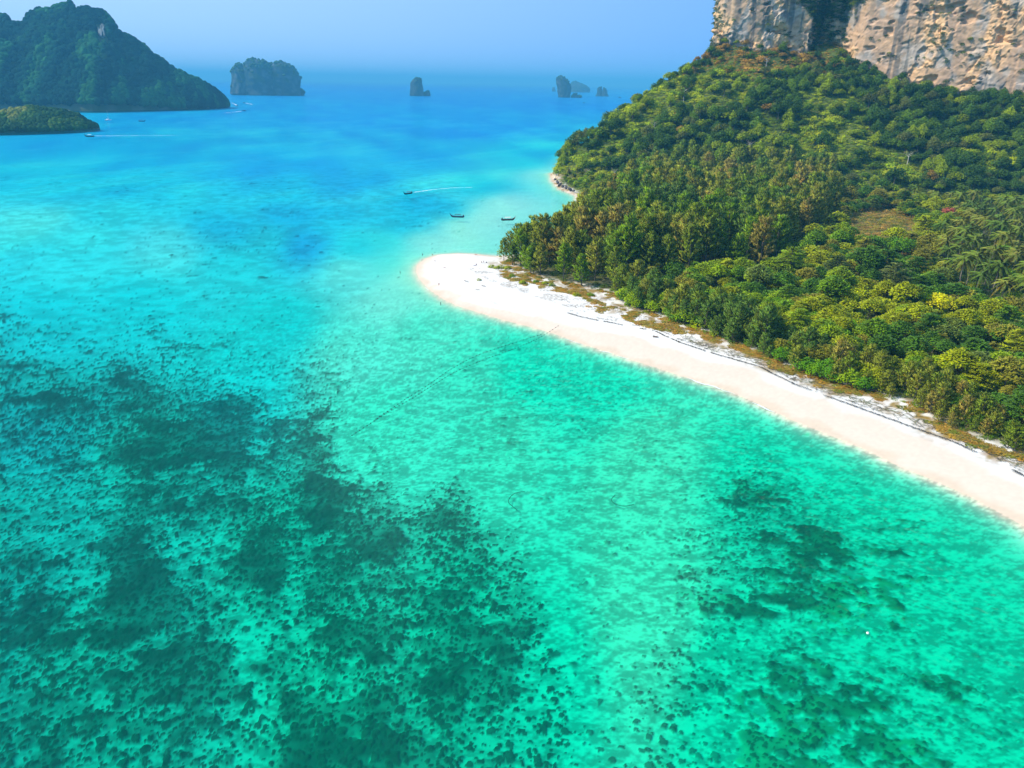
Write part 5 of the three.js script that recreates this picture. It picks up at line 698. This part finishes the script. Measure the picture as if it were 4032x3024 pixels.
{ // wrack, twigs and creeping vines on the upper beach
  const stick = (() => { const m = new MB(); m.tube([[-0.5, 0, 0], [0.1, 0.12, 0.1], [0.5, 0, -0.05]], [0.1, 0.13, 0.06], 5, [1, 1, 1]); const g = m.geo(); g.deleteAttribute('color'); return g; })(), tuft = clump(171, 46, 0.7, 0);
  const rng = rngOf(173), wr = [], along = (P, step, spread, fn) => { for (let i = 1; i < P.length; i++) { const a = P[i - 1], b = P[i], l = Math.hypot(b[0] - a[0], b[1] - a[1]); for (let s = 0; s < l; s += step) { const w = (fbm((a[0] + s) / 7, a[1] / 7, 2, 175) - 0.5) * 5; fn(lerp(a[0], b[0], s / l) + (rng() - 0.5) * spread + w * 0.4, lerp(a[1], b[1], s / l) + (rng() - 0.5) * spread + w * 0.4, i); } } };
  const main = [[23.1, -284.2], [27.9, -279.3], [46.3, -267.9], [55.1, -262.5], [62.0, -250.3], [69.6, -241.0], [84.3, -226.8], [91.0, -212.1], [97.6, -202.3], [104.2, -194.0], [111.5, -184.2], [120.3, -172.8], [124.6, -164.2], [128.0, -154.5], [131.5, -144.5]];
  const place = (x, z, s, c) => { const y = landAt(x, z); if (y < 0.3 || !inFrame(x, y, z)) return; wr.push({ m: M4(x, y + 0.02, z, rng() * 6.3, s * (0.7 + rng()), s * 0.4, s * (0.3 + 0.5 * rng())), c: tint(c, rng, 0.4) }); };
  along(main, 0.16, 0.55, (x, z) => { if (fbm(x / 5, z / 5, 2, 177) > 0.34) place(x, z, 0.8, [0.04, 0.032, 0.022]); });
  along(main.map(([x, z]) => [x + 1.3, z - 2.3]), 0.3, 1.2, (x, z) => { if (fbm(x / 4, z / 4, 2, 179) > 0.46) place(x, z, 0.7, [0.06, 0.05, 0.035]); });
  along(main.map(([x, z]) => [x + 2.6, z - 4.6]), 0.14, 4.5, (x, z) => { if (fbm(x / 3, z / 3, 2, 181) > 0.5) place(x, z, 0.6, [0.09, 0.075, 0.045]); });
  along([[-17.2, -305.5], [-11.3, -301.1], [-6.7, -294.9]], 0.3, 0.5, (x, z) => place(x, z, 0.4, [0.22, 0.16, 0.10]));
  along([[-1.2, -291.8], [4.2, -286.3], [9.4, -281.7]], 0.3, 0.5, (x, z) => place(x, z, 0.4, [0.22, 0.16, 0.10]));
  const dune = [[-24.0, -359.1], [-16.1, -356.4], [-8.4, -360.2], [-1.8, -361.8], [8.3, -339.4], [19.0, -328.4], [31.5, -320.3], [44.9, -304.6], [53.0, -284.6], [62.8, -270.1], [70.6, -259.7], [62.3, -257.8], [50.6, -269.4], [37.8, -281.9], [22.8, -293.6], [8.9, -308.4], [-7.5, -326.6], [-18.1, -345.0]];
  for (const e of scatter(183, -60, 80, -390, -240, 0.85, (x, z, k, r) => (inPoly(dune, x, z) ? { s: r(), k: r() } : null))) if (fbm(e.x / 5, e.z / 5, 2, 185) > 0.45) place(e.x, e.z, 0.5 + 0.5 * e.s, e.k < 0.5 ? [0.13, 0.09, 0.055] : [0.24, 0.18, 0.12]);
  sunk(new THREE.MeshStandardMaterial({ roughness: 1 }), stick, wr, 'wrack', 'dark wrack and twigs strewn in lines along the upper beach', 'stuff');
  const gr = []; for (const e of scatter(187, -60, 200, -390, -120, 1.05, (x, z, k, r) => { const sd = polySD(COAST, x, z); if (sd < 14) return null; const v = polySD(VEG, x, z), lim = inPoly(dune, x, z) ? 14 : lerp(1.0, 5.5, vnoise(x / 9, z / 9, 189)); if (v > 2 || v < -lim) return null; return { v, s: r(), k: r() }; })) { const n = fbm(e.x / 4.2, e.z / 4.2, 3, 191); if (n < (inPoly(dune, e.x, e.z) ? 0.54 : 0.46)) continue; const y = landAt(e.x, e.z), c = e.k < 0.5 ? [0.42, 0.24, 0.03] : e.k < 0.82 ? [0.36, 0.27, 0.05] : [0.2, 0.22, 0.02], s = 0.35 + 0.5 * e.s; gr.push({ m: M4(e.x, y - 0.05, e.z, e.k * 40, s * 1.4, s * 0.45, s * 1.4), c: tint(c, rngOf(Math.floor(e.k * 1e6)), 0.3) }); }
  sunk(massMat, tuft, gr, 'dune_grass', 'low ochre and green grass on the dune strip below the trees', 'stuff');
  const vm = new MB(); for (let k = 0; k < 520; k++) { const i = 4 + Math.floor(rng() * 10), t = rng(), a = main[i], b = main[i + 1] ?? a; let x = lerp(a[0], b[0], t) + 1.2 + rng() * 4.2, z = lerp(a[1], b[1], t) - 1.6 - rng() * 6.4, q = rng() * 6.3; const pts = []; for (let s = 0; s < 6; s++) { pts.push([x, landAt(x, z) + 0.05, z]); q += (rng() - 0.5) * 1.3; x += Math.cos(q) * 0.55; z += Math.sin(q) * 0.55; } const g = 0.6 + 0.8 * rng(); vm.tube(pts, [0.05], 4, rng() < 0.5 ? [0.10 * g, 0.12 * g, 0.03 * g] : [0.13 * g, 0.10 * g, 0.06 * g]); }
  tag(mesh('beach_creepers', vm.geo(), earthy(1)), 'creeping beach vines netted over the white upper sand', null, null, 'stuff');
}
{ // bright bushes on the dune and other plants that stand out
  const forms = [0, 1, 2].map((k) => { const r = rngOf(200 + k), m = new MB(); for (let b = 0; b < 5; b++) m.tube([[0, -0.1, 0], [(r() - 0.5) * 0.8, 0.7, (r() - 0.5) * 0.8]], [0.05, 0.02], 4, [0.16, 0.13, 0.1]); return { crown: clump(201 + k, 170, 0.4, 0.05), trunk: m.geo() }; }), bright = leafMat(C(0.26, 0.34, 0.004)), green = leafMat(C(0.12, 0.25, 0.006));
  const bush = (label, p, s, mat, k, group) => { const t = thing('beach_shrub', label, 'shrub', [p[0], landAt(p[0], p[1]), p[1]], k * 1.7, group); mesh('stems', forms[k % 3].trunk, barkMat, t); mesh('foliage', forms[k % 3].crown, mat, t); t.scale.set(s, s, s); };
  [...[[-11.5, -360.2], [-8.8, -358.3], [-6.8, -359.5], [-3.4, -357.6]]].forEach((p, k) => bush(['first bright green shrub from the left on the spit dune', 'second bright green shrub from the left on the spit dune', 'third bright green shrub from the left on the spit dune', 'fourth bright green shrub from the left, nearest the she-oak tip'][k], p, [1.7, 1.5, 1.8, 1.7][k], bright, k));
  [...[[-0.8, -341.3], [4.2, -330.1], [10.7, -332.4], [14.8, -329.0], [18.0, -325.5], [28.3, -309.8], [34.8, -310.6], [-16.8, -334.8]]].forEach((p, k) => bush(['lone green shrub standing in rust-brown grass on the dune', 'low green shrub on the pale dune litter below the she-oaks', 'round green shrub near the front of the she-oaks, left of a close pair', 'left shrub of the close pair below the she-oaks', 'right shrub of the close pair below the she-oaks', 'green shrub by the sandy path, left of the two there', 'green shrub by the sandy path, right of the two there', 'small yellowish shrub farthest out on the white sand'][k], p, [1.4, 1.5, 1.4, 1.4, 1.4, 1.6, 1.5, 1.0][k], k % 2 ? bright : green, k));
  [...[[48.1, -295.6], [71.4, -266.0], [85.3, -247.1], [75.3, -255.6], [90.1, -238.5], [109.5, -215.8], [111.7, -209.6], [107.5, -219.0]]].forEach((p, k) => bush(['low round green shrub at the left foot of the bright she-oak clump', 'bright green bush in front of the she-oak row, left of the tallest khaki tree', 'small green bush at the front of the she-oak row by the dune grass', 'green bush half under the young she-oaks of the middle row', 'round bush at the beach edge where the grass strip narrows', 'large leafy bush spilling onto the sand at the gap in the trees', 'bright leafy bush right of the gap in the trees', 'leafy bush left of the gap in the trees'][k], [p[0] + 2, p[1] - 2], [1.7, 3.2, 1.8, 2.0, 2.2, 3.4, 3.0, 2.6][k], k % 2 ? bright : green, k + 1));
}
{
  const one = (name, label, cat, f, mat, p, s, turn, bark = barkMat) => { const q = siteOf(p[0], p[1]), t = thing(name, label, cat, [p[0], q.y - 0.3, p[1]], turn); mesh('trunk', f.trunk, bark, t); mesh('crown', f.crown, mat, t); t.scale.setScalar(s); };
  const tier = [tiered(301, 13, 7.5), tiered(302, 12, 6.5)], round = broadleaf(303, 9, 7, { lobes: 15, leaf: 0.8 });
  one('pagoda_tree', 'large bright green tree with flat leafy tiers standing behind the she-oak row', 'tree', tier[0], leafMat(C(0.18, 0.29, 0.003)), STANDOUTS[0], 1.15, 0.4);
  one('pagoda_tree', 'dark grey-green tiered tree right beside the large bright tiered tree', 'tree', tier[1], leafMat(C(0.07, 0.12, 0.02)), STANDOUTS[1], 1.2, 1.9);
  one('pagoda_tree', 'grey-green tree with flat tiers right of the bright dome-shaped bush', 'tree', tier[0], leafMat(C(0.13, 0.17, 0.035)), STANDOUTS[2], 1.0, 2.9);
  one('dome_tree', 'bright green dome-shaped tree at the lower edge of the brown clearing', 'tree', round, leafMat(C(0.11, 0.27, 0.003)), STANDOUTS[3], 1.15, 1);
  one('yellow_topped_tree', 'dense tree with vivid yellow flowering top above the olive scrub', 'tree', round, leafMat(C(0.62, 0.62, 0.003)), STANDOUTS[4], 0.95, 2);
  one('golden_tree', 'golden-green umbrella-shaped tree at the top of the brown clearing', 'tree', round, leafMat(C(0.36, 0.33, 0.03)), STANDOUTS[5], 1.3, 2.6);
  one('red_leaved_tree', 'reddish pink leaved tree beside the palms right of the clearing', 'tree', broadleaf(305, 7, 5, { lobes: 11, leaves: 70 }), leafMat(C(0.45, 0.12, 0.09)), STANDOUTS[6], 1.1, 0.5);
  const pale = [0.5, 0.46, 0.4], bare = [bareTree(311, 17, 5.5, 0.25, pale), bareTree(312, 15, 5, 0.12, pale)], grey = leafMat(C(0.16, 0.14, 0.1), 0.2), olive = leafMat(C(0.15, 0.17, 0.04), 0.2);
  for (const [x, z, k, m, s, label] of [[139, -762, 0, olive, 1, 'tall pale-trunked tree against the sea on the left skyline of the hill'], [172, -790, 1, grey, 1.1, 'leafless grey tree with white trunk on the skyline below the cliff corner'], [262, -822, 1, grey, 1.1, 'white bare trunk rising from creepers under the left end of the cliff'], [222, -712, 0, grey, 0.95, 'thin leafless tree with pale trunk in the middle of the creeper slope'], [352, -668, 0, olive, 1, 'slender pale-trunked tree on the lower slope above the palms'], [385, -690, 1, olive, 0.95, 'pale-trunked tree farther right on the lower slope'], [95, -708, 1, grey, 0.95, 'grey twiggy tree low on the left flank of the hill'], [70, -716, 0, grey, 0.8, 'grey leafless tree close to the headland tip']]) one('pale_trunked_tree', label, 'tree', bare[k], m, [x, z], s, x);
}
{ // boulders on the small back beach, and scrub on the cliff
  const g = blobGeo, m = std(C(0.09, 0.08, 0.08), 0.95); [...[[36.3, -726.6], [37.5, -704.0], [38.7, -686.2], [40.8, -676.1], [43.5, -669.6], [46.3, -655.2], [48.6, -646.0]]].forEach(([x, z], k) => { const o = mesh('boulder', g, m); o.position.set(x + 3, landAt(x + 3, z - 2) + 0.3, z - 2); o.rotation.set(k, k * 2, 0); o.scale.set(1.6 + (k % 3) * 0.5, 1.0 + (k % 2) * 0.5, 1.4); tag(o, 'dark boulder on the small back beach under the headland', 'boulder', 'dark boulders on the small back beach'); });
  const rng = rngOf(331), list = [], L = cliffGeo.userData.length, p = cliffGeo.attributes.position, n = cliffGeo.attributes.normal, add = (x, y, z, s, c) => list.push({ m: M4(x, y, z, rng() * 6, s, s * 0.9, s), c: tint(c, rng, 0.3) });
  for (let k = 0; k < 150000 && list.length < 4600; k++) { const i = Math.floor(rng() * p.count), x = p.getX(i), y = p.getY(i), z = p.getZ(i), up = n.getY(i), gully = sstep(26, 8, Math.abs(x - 332)) * (z < -835 ? 1 : 0.3), shelf = sstep(0.58, 0.68, fbm(x / 16, y / 9, 3, 333)); const hang = x > 290 && x < 362 && y > 142 + 1.1 * Math.abs(x - 326) ? 0.6 : 0; if (hang && rng() < hang) { add(x, y, z, 1.4 + 2.4 * rng(), rng() < 0.3 ? [0.17, 0.24, 0.003] : [0.05, 0.115, 0.012]); continue; } if (rng() < gully * 0.5 || (up > 0.3 && rng() < 0.05 + shelf * 0.35) || (y > 160 && rng() < 0.004) || (shelf > 0.5 && rng() < 0.05) || (x < 222 && rng() < 0.25)) add(x, y, z, 0.9 + 1.8 * rng() * (gully > 0.3 ? 1.5 : 0.8), rng() < 0.3 ? [0.14, 0.2, 0.003] : [0.05, 0.10, 0.015]); }
  sunk(massMat, clump(335, 130, 0.4, 0.4), list, 'cliff_scrub', 'scrub and hanging creepers in the gully and on the ledges of the cliff', 'stuff'); console.log('cliff scrub', list.length);
}
{ // foam where small waves lap the sand
  const P = [], I = [], pts = COAST.slice(1, 22), rng = rngOf(341); for (let i = 1; i < pts.length; i++) { const a = pts[i - 1], b = pts[i], l = Math.hypot(b[0] - a[0], b[1] - a[1]), ux = (b[0] - a[0]) / l, uz = (b[1] - a[1]) / l; for (let s = 0; s < l; s += 0.5) { const x = lerp(a[0], b[0], s / l), z = lerp(a[1], b[1], s / l), n = fbm(x / 9, z / 9, 2, 343); if (n < 0.55) continue; const w = (n - 0.5) * 1.8, o = (vnoise(x / 3, z / 3, 345) - 0.2) * 1.1, q = P.length / 3; for (const [t, d] of [[0, 0], [0.62, 0], [0.62, 1], [0, 1]]) P.push(x + ux * t - uz * (-o - w * d), 0.035, z + uz * t + ux * (-o - w * d)); I.push(q, q + 1, q + 2, q, q + 2, q + 3); } }
  const g = new THREE.BufferGeometry(); g.setAttribute('position', new THREE.Float32BufferAttribute(P, 3)); g.setIndex(I); g.computeVertexNormals(); tag(mesh('shore_foam', g, foamMat), 'thin white foam where small waves lap the sand', null, null, 'stuff');
}
renderer.render(scene, camera);
